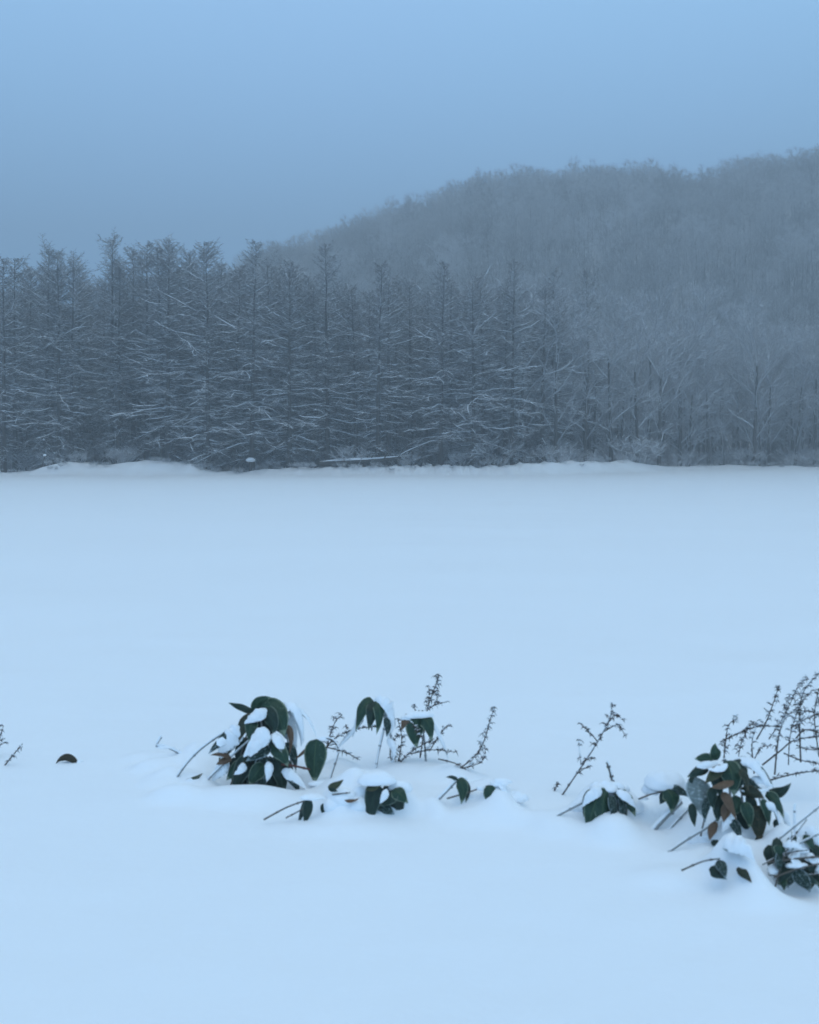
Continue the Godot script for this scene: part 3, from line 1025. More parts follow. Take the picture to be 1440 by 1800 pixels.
	leaf(o, Vector3(11.3, 13.0, 4.0), Vector3(14.9, 9.1, 7.0), Vector3(16.8, -4.3, 7.0), 10.3, Vector3(0, 0.25, 1), M.deep, 0.0, 1.00)
	leaf(o, Vector3(0.4, 11.1, 3.0), Vector3(-3.1, 8.3, 6.0), Vector3(-7.7, -4.1, 6.0), 9.7, Vector3(0, 0.25, 1), M.deep, 0.0, 1.00)
	leaf(o, Vector3(-2.2, 9.2, 0.0), Vector3(-6.5, 7.1, 2.0), Vector3(-11.0, 1.7, 2.0), 7.0, Vector3(0, 0.25, 1), M.green, 0.0, 1.00)
	leaf(o, Vector3(7.8, 11.2, 8.0), Vector3(4.1, 7.3, 10.0), Vector3(0.9, 2.0, 10.0), 7.6, Vector3(0, 0.25, 1), M.green, 0.0, 1.00)
	leaf(o, Vector3(15.9, 11.4, 4.0), Vector3(18.2, 8.0, 5.0), Vector3(19.0, 2.1, 5.0), 6.0, Vector3(0, 0.25, 1), M.deep, 0.0, 1.00)
	leaf(o, Vector3(4.3, 9.0, 2.0), Vector3(8.8, 6.4, 5.0), Vector3(12.0, -5.4, 5.0), 10.3, Vector3(0, 0.25, 1), M.deep, 0.0, 1.00)
	leaf(o, Vector3(0.8, 7.2, -4.0), Vector3(-3.2, 2.9, -3.0), Vector3(-5.3, -7.5, -3.0), 10.3, Vector3(0, 0.25, 1), M.deep, 0.0, 1.00)
	leaf(o, Vector3(10.3, 7.2, -4.0), Vector3(9.9, 2.9, -3.0), Vector3(7.7, -8.0, -3.0), 11.9, Vector3(0, 0.25, 1), M.deep, 0.0, 1.00)
	leaf(o, Vector3(-8.9, 13.0, 2.0), Vector3(-13.4, 15.2, 4.0), Vector3(-18.5, 14.1, 4.0), 3.8, Vector3(0, 0.85, 0.5), M.brown, 0.0, 1.00)
	leaf(o, Vector3(-8.3, 11.9, 2.0), Vector3(-12.3, 11.4, 4.0), Vector3(-15.5, 9.8, 4.0), 3.2, Vector3(0, 0.25, 1), M.brown, 0.0, 1.00)
	leaf(o, Vector3(9.5, 12.9, 11.0), Vector3(10.9, 9.8, 13.0), Vector3(9.3, 4.0, 13.0), 4.9, Vector3(0.35, 0.8, 0.45), M.rimed, 16.2, 0.90)
	leaf(o, Vector3(-1.5, 11.0, 8.0), Vector3(-2.8, 9.4, 10.0), Vector3(-6.0, 6.8, 10.0), 4.3, Vector3(0.35, 0.8, 0.45), M.rimed, 16.2, 1.00)
	leaf(o, Vector3(-9.7, 8.4, 0.0), Vector3(-14.1, 6.0, 0.0), Vector3(-18.4, 0.5, 0.0), 7.0, Vector3(0.35, 0.8, 0.45), M.rimed, 32.5, 1.00)
	leaf(o, Vector3(-6.3, 10.3, -2.0), Vector3(-6.7, 5.7, -1.0), Vector3(-6.7, -9.1, 2.0), 8.7, Vector3(0, 0.25, 1), M.deep, 0.0, 1.00)
	leaf(o, Vector3(-3.7, 8.1, -3.0), Vector3(-3.9, 5.7, -1.0), Vector3(-3.9, -9.1, 2.0), 8.7, Vector3(0, 0.25, 1), M.deep, 0.0, 1.00)
	leaf(o, Vector3(-1.1, 9.1, -4.0), Vector3(-1.2, 5.7, -1.0), Vector3(-1.1, -9.1, 2.0), 8.7, Vector3(0, 0.25, 1), M.deep, 0.0, 1.00)
	leaf(o, Vector3(1.9, 7.8, -2.0), Vector3(1.5, 5.7, -1.0), Vector3(1.8, -9.1, 2.0), 8.7, Vector3(0, 0.25, 1), M.deep, 0.0, 1.00)
	leaf(o, Vector3(4.5, 8.9, -3.0), Vector3(4.2, 5.7, -1.0), Vector3(4.6, -9.1, 2.0), 8.7, Vector3(0, 0.25, 1), M.deep, 0.0, 1.00)
	leaf(o, Vector3(7.1, 6.7, -4.0), Vector3(6.9, 5.7, -1.0), Vector3(7.4, -9.1, 2.0), 8.7, Vector3(0, 0.25, 1), M.deep, 0.0, 1.00)
	leaf(o, Vector3(10.0, 8.6, -2.0), Vector3(9.6, 5.7, -1.0), Vector3(10.3, -9.1, 2.0), 8.7, Vector3(0, 0.25, 1), M.deep, 0.0, 1.00)
	leaf(o, Vector3(12.6, 9.7, -3.0), Vector3(12.3, 5.7, -1.0), Vector3(13.1, -9.1, 2.0), 8.7, Vector3(0, 0.25, 1), M.deep, 0.0, 1.00)
	leaf(o, Vector3(15.2, 7.5, -4.0), Vector3(15.0, 5.7, -1.0), Vector3(15.9, -9.1, 2.0), 8.7, Vector3(0, 0.25, 1), M.deep, 0.0, 1.00)
	leaf(o, Vector3(15.8, 7.5, 8.0), Vector3(21.4, 6.2, 10.0), Vector3(27.8, -0.7, 8.0), 5.4, Vector3(0.45, 0.25, 1), M.deep, 8.1, 1.00)
	stem(o, [Vector3(15.6, 10.4, 6.0), Vector3(22.4, 9.9, 7.0), Vector3(29.1, 8.3, 7.0)], 6.0, 4.2, M.red_cane, 0.0)
	leaf(o, Vector3(-33.5, -0.2, 3.0), Vector3(-27.6, 1.8, 4.0), Vector3(-21.9, 5.5, 3.0), 3.5, Vector3(0, 0.25, 1), M.olive, 5.4, 0.60)
	leaf(o, Vector3(5.4, 34.8, -4.0), Vector3(10.3, 36.4, -4.0), Vector3(15.9, 34.5, -3.0), 3.8, Vector3(0, 0.85, 0.5), M.deep, 13.5, 1.00)
	leaf(o, Vector3(17.3, 32.8, -3.0), Vector3(22.5, 28.7, -2.0), Vector3(24.2, 16.8, -2.0), 3.8, Vector3(0.45, 0.25, 1), M.rimed, 10.8, 1.00)
	leaf(o, Vector3(2.7, 27.7, -4.0), Vector3(7.6, 22.8, -4.0), Vector3(9.4, 14.9, -3.0), 7.0, Vector3(0, 0.25, 1), M.deep, 0.0, 1.00)
	leaf(o, Vector3(-0.4, 19.8, -3.0), Vector3(-4.6, 15.1, -2.0), Vector3(-6.3, 7.5, -2.0), 7.0, Vector3(0, 0.25, 1), M.deep, 0.0, 1.00)
	leaf(o, Vector3(15.7, 17.9, 0.0), Vector3(20.2, 15.2, 2.0), Vector3(21.9, 6.0, 2.0), 4.9, Vector3(0.45, 0.25, 1), M.deep, 0.0, 1.00)
	leaf(o, Vector3(10.5, 19.2, -3.0), Vector3(13.8, 14.1, -2.0), Vector3(15.5, 5.9, -2.0), 7.0, Vector3(0, 0.25, 1), M.green, 0.0, 1.00)
	leaf(o, Vector3(-8.4, 16.8, -2.0), Vector3(-12.5, 14.6, 0.0), Vector3(-15.2, 7.0, 0.0), 4.9, Vector3(-0.45, 0.25, 1), M.olive, 0.0, 1.00)
	leaf(o, Vector3(16.9, 8.3, 6.0), Vector3(21.4, 3.5, 8.0), Vector3(24.1, -2.3, 8.0), 4.9, Vector3(0, 0.25, 1), M.deep, 0.0, 1.00)
	leaf(o, Vector3(4.1, 16.8, -2.0), Vector3(2.4, 11.3, -2.0), Vector3(1.3, 5.9, -2.0), 7.6, Vector3(0, 0.25, 1), M.deep, 0.0, 1.00)
	stem(o, [Vector3(-23.4, -1.5, 2.0), Vector3(-14.8, 7.1, 2.0), Vector3(-5.3, 16.0, 1.0), Vector3(1.6, 21.7, 0.0)], 5.1, 3.6, M.cane, 5.4)
	leaf(o, Vector3(-9.1, 21.6, 4.0), Vector3(-13.6, 20.6, 6.0), Vector3(-18.9, 15.2, 6.0), 4.3, Vector3(-0.45, 0.25, 1), M.dusted, 8.1, 0.60)
	leaf(o, Vector3(-2.3, 26.2, 3.0), Vector3(-8.9, 25.1, 5.0), Vector3(-15.9, 19.8, 5.0), 4.9, Vector3(-0.45, 0.25, 1), M.deep, 10.8, 0.60)
	stem(o, [Vector3(21.5, -5.0, -2.0), Vector3(19.3, 9.2, -2.0), Vector3(16.0, 28.2, -2.0), Vector3(13.3, 34.7, -2.0)], 4.9, 3.4, M.cane, 4.1)
	stem(o, [Vector3(-8.9, -0.5, 2.0), Vector3(-5.3, 10.0, 1.0), Vector3(-1.6, 23.3, 0.0)], 4.3, 3.0, M.old_cane, 2.7)
	o = thing("dwarf_bamboo", "small bamboo shoot buried white with snow, left of the arched cane", "bamboo", Vector3(-1.124, 0.000, -5.564), 0.0, "dwarf bamboo in the snow")
	stem(o, [Vector3(1.2, -0.6, 0.0), Vector3(-3.5, 4.0, 0.0), Vector3(-11.0, 7.8, 0.0), Vector3(-15.6, 8.4, 0.0), Vector3(-13.3, 12.7, 0.0)], 6.3, 4.4, M.cane, 10.4)
	leaf(o, Vector3(-4.7, 6.0, 1.0), Vector3(-1.9, 4.6, 2.0), Vector3(0.7, 1.7, 2.0), 2.6, Vector3(0, 0.25, 1), M.olive, 5.8, 0.60)
	cap(o, Vector3(-11.0, 7.5, 0.0), Vector3(4.6, 1.2, 1.7), 0.15, 0.50)
	o = thing("dwarf_bamboo", "bamboo with one upright oval leaf hanging alone right of the left clump", "bamboo", Vector3(-0.391, 0.000, -5.207), 0.0, "dwarf bamboo in the snow")
	stem(o, [Vector3(0.0, -1.6, 0.0), Vector3(4.0, 10.3, 0.0), Vector3(5.4, 16.7, 0.0), Vector3(2.2, 21.0, 0.0), Vector3(-4.6, 21.3, 0.0)], 4.9, 3.4, M.old_cane, 5.4)
	leaf(o, Vector3(-4.8, 21.6, 1.0), Vector3(-5.6, 12.7, 4.0), Vector3(-5.6, 1.2, 4.0), 11.3, Vector3(0, 0.25, 1), M.green, 0.0, 1.00)
	leaf(o, Vector3(-7.3, 19.4, 0.0), Vector3(-11.3, 15.1, 0.0), Vector3(-16.2, 11.1, 0.0), 1.9, Vector3(0, 0.85, 0.5), M.brown, 0.0, 1.00)
	cap(o, Vector3(-2.0, 20.8, -1.0), Vector3(4.0, 1.6, 2.2), 0.30, 0.50)
	cap(o, Vector3(-3.8, 0.9, 3.0), Vector3(5.9, 2.2, 2.7), 0.30, 0.50)
	o = thing("dwarf_bamboo", "tall bamboo with leaves bent over in an arch under snow", "bamboo", Vector3(-0.164, 0.000, -5.446), 0.0, "dwarf bamboo in the snow")
	stem(o, [Vector3(-1.1, -2.8, 0.0), Vector3(1.7, 11.3, 0.0), Vector3(4.2, 23.1, 0.0), Vector3(2.0, 31.0, 0.0), Vector3(-2.0, 33.3, 0.0)], 6.2, 4.3, M.cane, 7.1)
	stem(o, [Vector3(7.8, -4.0, -4.0), Vector3(7.8, 10.8, -4.0), Vector3(5.9, 21.0, -3.0)], 5.6, 4.0, M.cane, 7.1)
	leaf(o, Vector3(-1.4, 33.9, 0.0), Vector3(-6.9, 30.9, 4.0), Vector3(-10.2, 19.9, 5.0), 7.9, Vector3(-0.45, 0.25, 1), M.green, 0.0, 1.00)
	leaf(o, Vector3(-1.6, 34.3, 2.0), Vector3(-1.8, 29.7, 6.0), Vector3(-3.7, 21.0, 7.0), 6.8, Vector3(0, 0.25, 1), M.deep, 0.0, 1.00)
	leaf(o, Vector3(-1.1, 34.0, 2.0), Vector3(1.9, 29.7, 6.0), Vector3(0.2, 18.8, 7.0), 6.2, Vector3(0.45, 0.25, 1), M.green, 0.0, 1.00)
	leaf(o, Vector3(-1.4, 34.1, 0.0), Vector3(6.0, 32.1, 2.0), Vector3(7.9, 18.6, 2.0), 7.3, Vector3(0.35, 0.8, 0.45), M.rimed, 25.4, 1.00)
	leaf(o, Vector3(1.6, 33.7, -3.0), Vector3(7.3, 30.9, -3.0), Vector3(9.3, 19.0, -3.0), 4.0, Vector3(0.7, 0.6, 0.05), M.deep, 5.6, 1.00)
	leaf(o, Vector3(4.0, 26.4, 4.0), Vector3(5.7, 22.7, 5.0), Vector3(4.9, 17.1, 5.0), 3.7, Vector3(0, 0.25, 1), M.deep, 0.0, 1.00)
	leaf(o, Vector3(-6.3, 24.9, -2.0), Vector3(-13.4, 17.0, -2.0), Vector3(-19.9, 9.0, -2.0), 2.8, Vector3(0, 0.85, 0.5), M.rimed, 8.5, 1.00)
	leaf(o, Vector3(1.6, 32.0, -3.0), Vector3(6.2, 28.3, -2.0), Vector3(5.6, 14.1, -2.0), 5.6, Vector3(0.45, 0.25, 1), M.rimed, 14.1, 1.00)
	leaf(o, Vector3(-3.5, 32.0, -3.0), Vector3(-8.0, 26.9, -3.0), Vector3(-12.0, 15.0, -3.0), 4.0, Vector3(-0.45, 0.25, 1), M.deep, 8.5, 1.00)
	leaf(o, Vector3(5.1, 15.2, 2.0), Vector3(8.0, 12.4, 4.0), Vector3(8.5, 5.7, 4.0), 3.7, Vector3(0, 0.25, 1), M.rimed, 8.5, 1.00)
	o = thing("dwarf_bamboo", "snow capped bamboo leaf pair under the tallest dry weed", "bamboo", Vector3(0.079, 0.000, -5.465), 0.0, "dwarf bamboo in the snow")
	stem(o, [Vector3(0.6, -2.8, 0.0), Vector3(-0.6, 14.2, 0.0), Vector3(-2.3, 25.5, 0.0)], 5.7, 4.0, M.cane, 4.2)
	leaf(o, Vector3(-3.7, 25.7, 2.0), Vector3(-5.1, 20.0, 5.0), Vector3(-4.0, 11.3, 5.0), 9.6, Vector3(0, 0.25, 1), M.green, 0.0, 1.00)
	leaf(o, Vector3(-2.9, 25.7, 2.0), Vector3(1.3, 23.4, 5.0), Vector3(3.0, 14.4, 5.0), 7.4, Vector3(0.45, 0.25, 1), M.green, 0.0, 1.00)
	leaf(o, Vector3(-1.1, 26.1, 0.0), Vector3(5.7, 19.3, 0.0), Vector3(11.9, 2.8, 0.0), 4.0, Vector3(0.7, 0.6, 0.2), M.deep, 8.5, 1.00)
	leaf(o, Vector3(-6.2, 25.2, 1.0), Vector3(-9.6, 24.5, 3.0), Vector3(-11.9, 19.5, 3.0), 5.7, Vector3(-0.45, 0.25, 1), M.brown, 0.0, 1.00)
	cap(o, Vector3(-3.1, 26.3, 1.0), Vector3(7.6, 2.5, 4.0), 0.30, 0.50)
	cap(o, Vector3(-9.1, 25.2, 1.0), Vector3(3.4, 1.7, 2.3), 0.30, 0.50)
	o = thing("dwarf_bamboo", "single bamboo leaf folded down over two crossed dry sticks, lowest on the left", "bamboo", Vector3(-0.471, 0.000, -4.658), 0.0, "dwarf bamboo in the snow")
	stem(o, [Vector3(-14.7, 1.7, 0.0), Vector3(-4.8, 7.0, 0.0), Vector3(3.9, 10.1, 0.0)], 4.1, 2.9, M.old_cane, 0.0)
	stem(o, [Vector3(-5.2, 2.8, 1.0), Vector3(-0.6, 5.2, 1.0), Vector3(3.0, 7.3, 1.0)], 3.4, 2.4, M.old_cane, 0.0)
	leaf(o, Vector3(4.2, 10.9, 1.0), Vector3(4.0, 6.0, 2.0), Vector3(2.6, 0.4, 2.0), 4.3, Vector3(0, 0.25, 1), M.deep, 0.0, 1.00)
	leaf(o, Vector3(2.4, 9.7, 0.0), Vector3(1.2, 4.3, 0.0), Vector3(-0.2, 0.5, 0.0), 2.4, Vector3(-0.45, 0.25, 1), M.deep, 0.0, 1.00)
	cap(o, Vector3(5.6, 11.1, 0.0), Vector3(5.3, 1.7, 3.4), 0.30, 0.50)
	o = thing("dwarf_bamboo", "low bamboo lumps with one olive leaf tip under a soft snow mound", "bamboo", Vector3(-0.292, 0.000, -4.700), 0.0, "dwarf bamboo in the snow")
	leaf(o, Vector3(-5.8, 14.1, 0.0), Vector3(-2.4, 15.2, 1.0), Vector3(1.0, 17.8, 1.0), 3.2, Vector3(0, 0.25, 1), M.olive, 0.0, 1.00)
	leaf(o, Vector3(-5.4, 14.1, 0.0), Vector3(-3.8, 13.5, 1.0), Vector3(-1.4, 12.7, 1.0), 2.2, Vector3(0, 0.25, 1), M.deep, 0.0, 1.00)
	stem(o, [Vector3(-3.8, 11.3, 1.0), Vector3(0.1, 11.8, 1.0), Vector3(4.0, 12.2, 1.0)], 2.9, 2.0, M.old_cane, 0.0)
	leaf(o, Vector3(1.3, 10.1, 1.0), Vector3(4.5, 9.2, 2.0), Vector3(7.9, 10.4, 2.0), 2.4, Vector3(0, 0.85, 0.5), M.brown, 0.0, 1.00)
	leaf(o, Vector3(-7.3, 7.3, 0.0), Vector3(-7.2, 4.7, 1.0), Vector3(-6.0, 1.3, 1.0), 3.4, Vector3(0, 0.25, 1), M.deep, 0.0, 1.00)
	leaf(o, Vector3(1.5, 7.8, 0.0), Vector3(2.1, 5.0, 2.0), Vector3(2.1, 0.7, 2.0), 7.3, Vector3(0, 0.25, 1), M.rimed, 4.9, 1.00)
	stem(o, [Vector3(-0.1, -2.6, -2.0), Vector3(0.4, 5.9, -2.0), Vector3(-0.6, 12.5, -2.0)], 4.4, 3.1, M.cane, 0.0)
	cap(o, Vector3(-0.2, 8.3, -3.0), Vector3(6.8, 4.9, 4.9), 0.15, 0.80)
	cap(o, Vector3(-4.0, 5.5, -1.0), Vector3(4.4, 4.1, 3.4), 0.15, 0.80)
	cap(o, Vector3(6.7, 5.7, -2.0), Vector3(4.9, 4.1, 3.9), 0.15, 0.80)
	cap(o, Vector3(-2.1, 11.7, -3.0), Vector3(2.9, 2.2, 2.4), 0.30, 0.50)
	o = thing("dwarf_bamboo", "dark bamboo leaves in a gap beneath a rounded snow dome, below the arch leaf plant", "bamboo", Vector3(-0.110, 0.000, -4.729), 0.0, "dwarf bamboo in the snow")
	stem(o, [Vector3(-3.8, -3.0, -3.0), Vector3(-2.8, 5.9, -3.0), Vector3(-1.8, 14.5, -3.0)], 4.9, 3.4, M.cane, 0.0)
	stem(o, [Vector3(3.6, -1.5, -3.0), Vector3(3.6, 5.9, -3.0), Vector3(3.6, 11.3, -3.0)], 4.4, 3.1, M.cane, 0.0)
	leaf(o, Vector3(-2.6, 15.3, 2.0), Vector3(-4.5, 10.1, 4.0), Vector3(-7.2, -2.7, 5.0), 8.8, Vector3(0, 0.25, 1), M.deep, 0.0, 1.00)
	leaf(o, Vector3(-7.5, 13.4, 2.0), Vector3(-3.6, 14.7, 4.0), Vector3(0.3, 16.6, 3.0), 2.9, Vector3(0, 0.85, 0.5), M.olive, 0.0, 1.00)
	leaf(o, Vector3(4.4, 13.4, 2.0), Vector3(6.9, 11.6, 4.0), Vector3(10.5, 7.7, 4.0), 6.4, Vector3(0.45, 0.25, 1), M.green, 0.0, 1.00)
	leaf(o, Vector3(4.2, 13.1, 2.0), Vector3(2.3, 10.1, 4.0), Vector3(-2.1, 6.7, 4.0), 6.4, Vector3(-0.45, 0.25, 1), M.deep, 0.0, 1.00)
	leaf(o, Vector3(-3.6, 6.7, 1.0), Vector3(0.3, 5.4, 3.0), Vector3(4.7, 2.5, 3.0), 5.9, Vector3(0, 0.25, 1), M.deep, 0.0, 1.00)
	leaf(o, Vector3(-1.3, 10.6, -2.0), Vector3(0.2, 6.2, -2.0), Vector3(-0.8, -7.1, -2.0), 9.8, Vector3(0, 0.25, 1), M.deep, 0.0, 1.00)
	leaf(o, Vector3(3.6, 9.9, -2.0), Vector3(5.1, 6.0, -1.0), Vector3(6.6, -6.2, -1.0), 8.8, Vector3(0, 0.25, 1), M.deep, 0.0, 1.00)
	leaf(o, Vector3(-6.2, 10.6, -2.0), Vector3(-7.4, 6.0, -1.0), Vector3(-8.6, -1.8, -1.0), 6.4, Vector3(0, 0.25, 1), M.deep, 0.0, 1.00)
	cap(o, Vector3(-3.2, 15.7, 0.0), Vector3(8.6, 4.4, 4.9), 0.15, 0.30)
	cap(o, Vector3(7.1, 11.8, -3.0), Vector3(5.4, 3.4, 3.9), 0.15, 0.50)
	leaf(o, Vector3(1.3, 14.1, 6.0), Vector3(0.4, 11.9, 8.0), Vector3(-1.5, 9.0, 8.0), 3.4, Vector3(0.35, 0.8, 0.45), M.rimed, 14.7, 1.00)
	cap(o, Vector3(-10.7, 8.8, -3.0), Vector3(4.4, 4.2, 3.4), 0.15, 0.80)
	o = thing("dwarf_bamboo", "bamboo with a thick leaning snowy cane and one hanging leaf, on the middle hump", "bamboo", Vector3(0.176, 0.000, -4.863), 0.0, "dwarf bamboo in the snow")
	stem(o, [Vector3(-9.1, -0.0, 3.0), Vector3(-1.9, 7.7, 3.0), Vector3(3.5, 12.3, 0.0)], 8.1, 5.6, M.cane, 7.6)
	stem(o, [Vector3(-1.1, 4.7, 2.0), Vector3(8.0, 7.4, 2.0), Vector3(17.1, 9.8, 0.0)], 3.8, 2.6, M.old_cane, 0.0)
	leaf(o, Vector3(3.7, 13.2, 1.0), Vector3(5.9, 9.5, 3.0), Vector3(5.1, 2.5, 3.0), 5.5, Vector3(0, 0.25, 1), M.green, 0.0, 1.00)
	leaf(o, Vector3(4.0, 13.2, 1.0), Vector3(8.0, 9.1, 1.0), Vector3(7.0, 2.3, 1.0), 3.5, Vector3(0.45, 0.25, 1), M.deep, 0.0, 1.00)
	leaf(o, Vector3(4.0, 12.6, 0.0), Vector3(1.7, 13.9, 1.0), Vector3(-1.6, 14.2, 2.0), 2.3, Vector3(0, 0.85, 0.5), M.deep, 0.0, 1.00)
	cap(o, Vector3(5.6, 12.8, -1.0), Vector3(2.5, 1.3, 1.8), 0.30, 0.50)
	cap(o, Vector3(10.2, 4.1, -3.0), Vector3(5.0, 3.0, 3.0), 0.30, 0.50)
	o = thing("dwarf_bamboo", "bamboo leaf beside a snowy curled one at the right end of the middle hump", "bamboo", Vector3(0.379, 0.000, -4.817), 0.0, "dwarf bamboo in the snow")
	stem(o, [Vector3(0.2, -2.7, -2.0), Vector3(-0.3, 5.9, -2.0), Vector3(-1.4, 11.2, -1.0)], 4.5, 3.1, M.cane, 0.0)
	leaf(o, Vector3(-3.6, 11.8, 1.0), Vector3(-2.2, 7.4, 3.0), Vector3(-1.2, 1.5, 3.0), 6.2, Vector3(0, 0.25, 1), M.green, 0.0, 1.00)
	leaf(o, Vector3(0.0, 11.7, 0.0), Vector3(3.9, 9.3, 1.0), Vector3(5.7, -0.2, 1.0), 3.5, Vector3(0.7, 0.6, 0.3), M.rimed, 12.5, 1.00)
	cap(o, Vector3(2.1, 12.2, -1.0), Vector3(5.0, 2.2, 3.0), 0.30, 0.50)
	cap(o, Vector3(9.2, 4.8, -2.0), Vector3(5.0, 3.7, 3.5), 0.30, 0.50)
	cap(o, Vector3(-6.4, 9.7, -1.0), Vector3(2.5, 1.5, 2.0), 0.30, 0.50)
	o = thing("dwarf_bamboo", "block of two broad dark leaves under a smooth snow dome with a long low cane", "bamboo", Vector3(0.830, 0.000, -4.602), 0.0, "dwarf bamboo in the snow")
	stem(o, [Vector3(-34.3, -3.6, 0.0), Vector3(-24.6, 3.1, 0.0), Vector3(-16.9, 7.4, 0.0), Vector3(-7.2, 12.2, 0.0), Vector3(-1.3, 14.0, -1.0)], 5.7, 4.0, M.cane, 2.9)
	stem(o, [Vector3(1.2, -3.6, -4.0), Vector3(1.2, 7.3, -4.0), Vector3(0.1, 14.8, -3.0)], 5.2, 3.7, M.cane, 0.0)
	leaf(o, Vector3(-1.1, 15.8, 1.0), Vector3(-6.1, 12.1, 5.0), Vector3(-9.2, -0.9, 7.0), 10.0, Vector3(-0.45, 0.25, 1), M.green, 0.0, 1.00)
	leaf(o, Vector3(0.1, 15.9, 2.0), Vector3(-3.0, 11.5, 6.0), Vector3(-2.8, -1.9, 8.0), 8.1, Vector3(0, 0.25, 1), M.green, 0.0, 1.00)
	leaf(o, Vector3(-4.3, 15.3, 0.0), Vector3(-8.0, 12.8, 2.0), Vector3(-10.3, 5.4, 2.0), 5.7, Vector3(-0.45, 0.25, 1), M.deep, 0.0, 1.00)
	leaf(o, Vector3(0.0, 15.4, 5.0), Vector3(1.4, 11.2, 8.0), Vector3(0.2, 1.7, 9.0), 4.8, Vector3(0.45, 0.25, 1), M.dusted, 0.0, 1.00)
	leaf(o, Vector3(2.2, 15.8, 1.0), Vector3(5.4, 12.3, 4.0), Vector3(6.6, -1.6, 5.0), 8.1, Vector3(0.45, 0.25, 1), M.deep, 0.0, 1.00)
	leaf(o, Vector3(3.3, 14.3, 0.0), Vector3(7.7, 12.6, 2.0), Vector3(11.1, 5.8, 3.0), 6.2, Vector3(0.45, 0.25, 1), M.green, 0.0, 1.00)
	leaf(o, Vector3(4.7, 14.3, 3.0), Vector3(5.5, 10.6, 6.0), Vector3(3.4, 3.8, 7.0), 4.3, Vector3(0.45, 0.25, 1), M.deep, 0.0, 1.00)
	leaf(o, Vector3(0.5, 12.4, -3.0), Vector3(-0.1, 6.7, -2.0), Vector3(0.0, -8.1, 0.0), 12.4, Vector3(0, 0.25, 1), M.deep, 0.0, 1.00)
	leaf(o, Vector3(6.3, 11.4, -3.0), Vector3(6.6, 6.7, -2.0), Vector3(5.9, -6.1, -1.0), 9.5, Vector3(0, 0.25, 1), M.deep, 0.0, 1.00)
	leaf(o, Vector3(3.1, 16.5, 4.0), Vector3(6.4, 15.3, 6.0), Vector3(10.9, 10.2, 5.0), 4.3, Vector3(0.35, 0.8, 0.45), M.rimed, 21.5, 1.00)
	leaf(o, Vector3(-2.9, 16.7, 3.0), Vector3(-7.0, 15.9, 5.0), Vector3(-11.3, 10.7, 5.0), 4.8, Vector3(0.35, 0.8, 0.45), M.rimed, 23.8, 1.00)
	cap(o, Vector3(-0.1, 16.1, -2.0), Vector3(7.2, 3.6, 4.8), 0.30, 0.50)
	cap(o, Vector3(5.1, 14.5, -4.0), Vector3(5.2, 3.3, 3.8), 0.30, 0.50)
	cap(o, Vector3(-4.4, 13.2, -5.0), Vector3(4.8, 3.3, 3.8), 0.30, 0.50)
	cap(o, Vector3(11.3, 7.3, -4.0), Vector3(4.8, 4.3, 3.8), 0.30, 0.50)
	cap(o, Vector3(-9.1, 6.6, -6.0), Vector3(5.2, 4.3, 3.8), 0.30, 0.50)
	stem(o, [Vector3(3.1, 17.9, -4.0), Vector3(1.7, 23.1, -4.0), Vector3(0.5, 26.5, -4.0)], 7.6, 5.3, M.old_cane, 7.2)
	o = thing("dwarf_bamboo", "snow ball on small bamboo with two pale slanting canes, left of the largest clump", "bamboo", Vector3(1.071, 0.000, -4.644), 0.0, "dwarf bamboo in the snow")
	stem(o, [Vector3(-12.7, -7.8, 9.0), Vector3(-3.5, 4.2, 10.0), Vector3(6.5, 11.6, 6.0)], 12.0, 8.4, M.cane, 10.8)
	stem(o, [Vector3(-6.6, -8.0, 9.0), Vector3(1.2, 2.5, 10.0), Vector3(9.3, 8.7, 6.0)], 6.7, 4.7, M.cane, 6.0)
	stem(o, [Vector3(-12.0, 13.4, 8.0), Vector3(-6.6, 15.5, 8.0), Vector3(-0.2, 16.3, 6.0)], 3.4, 2.4, M.old_cane, 0.0)
	stem(o, [Vector3(3.8, -3.5, -3.0), Vector3(3.8, 6.2, -3.0), Vector3(2.9, 14.7, -3.0)], 4.8, 3.4, M.cane, 0.0)
	leaf(o, Vector3(-1.6, 18.4, 8.0), Vector3(1.2, 15.4, 12.0), Vector3(0.7, 8.8, 12.0), 7.7, Vector3(0, 0.25, 1), M.green, 0.0, 1.00)
	leaf(o, Vector3(-0.7, 16.9, 8.0), Vector3(3.8, 17.9, 11.0), Vector3(8.3, 15.1, 11.0), 4.3, Vector3(0, 0.25, 1), M.deep, 0.0, 1.00)
	leaf(o, Vector3(-0.4, 17.1, 7.0), Vector3(-1.8, 14.4, 9.0), Vector3(-3.3, 11.6, 9.0), 3.8, Vector3(-0.45, 0.25, 1), M.deep, 0.0, 1.00)
	cap(o, Vector3(0.0, 18.2, 3.0), Vector3(8.7, 5.8, 6.7), 0.15, 0.35)
	cap(o, Vector3(5.8, 15.7, 1.0), Vector3(5.8, 3.8, 4.8), 0.25, 0.50)
	cap(o, Vector3(-4.8, 15.2, 1.0), Vector3(4.3, 3.4, 4.3), 0.25, 0.50)
	cap(o, Vector3(-9.7, 13.0, 6.0), Vector3(2.4, 1.2, 1.4), 0.30, 0.50)
	o = thing("dwarf_bamboo", "largest bamboo clump at right with two rounded leaves standing on top", "bamboo", Vector3(1.282, 0.000, -4.380), 0.0, "dwarf bamboo in the snow")
	stem(o, [Vector3(-31.8, -2.4, 8.0), Vector3(-19.7, 4.9, 6.0), Vector3(-8.6, 11.2, 5.0), Vector3(-5.9, 15.4, 4.0)], 5.7, 4.0, M.cane, 2.7)
	stem(o, [Vector3(2.6, -4.1, -5.0), Vector3(1.7, 14.2, -5.0), Vector3(-1.2, 34.3, -3.0)], 5.9, 4.1, M.cane, 0.0)
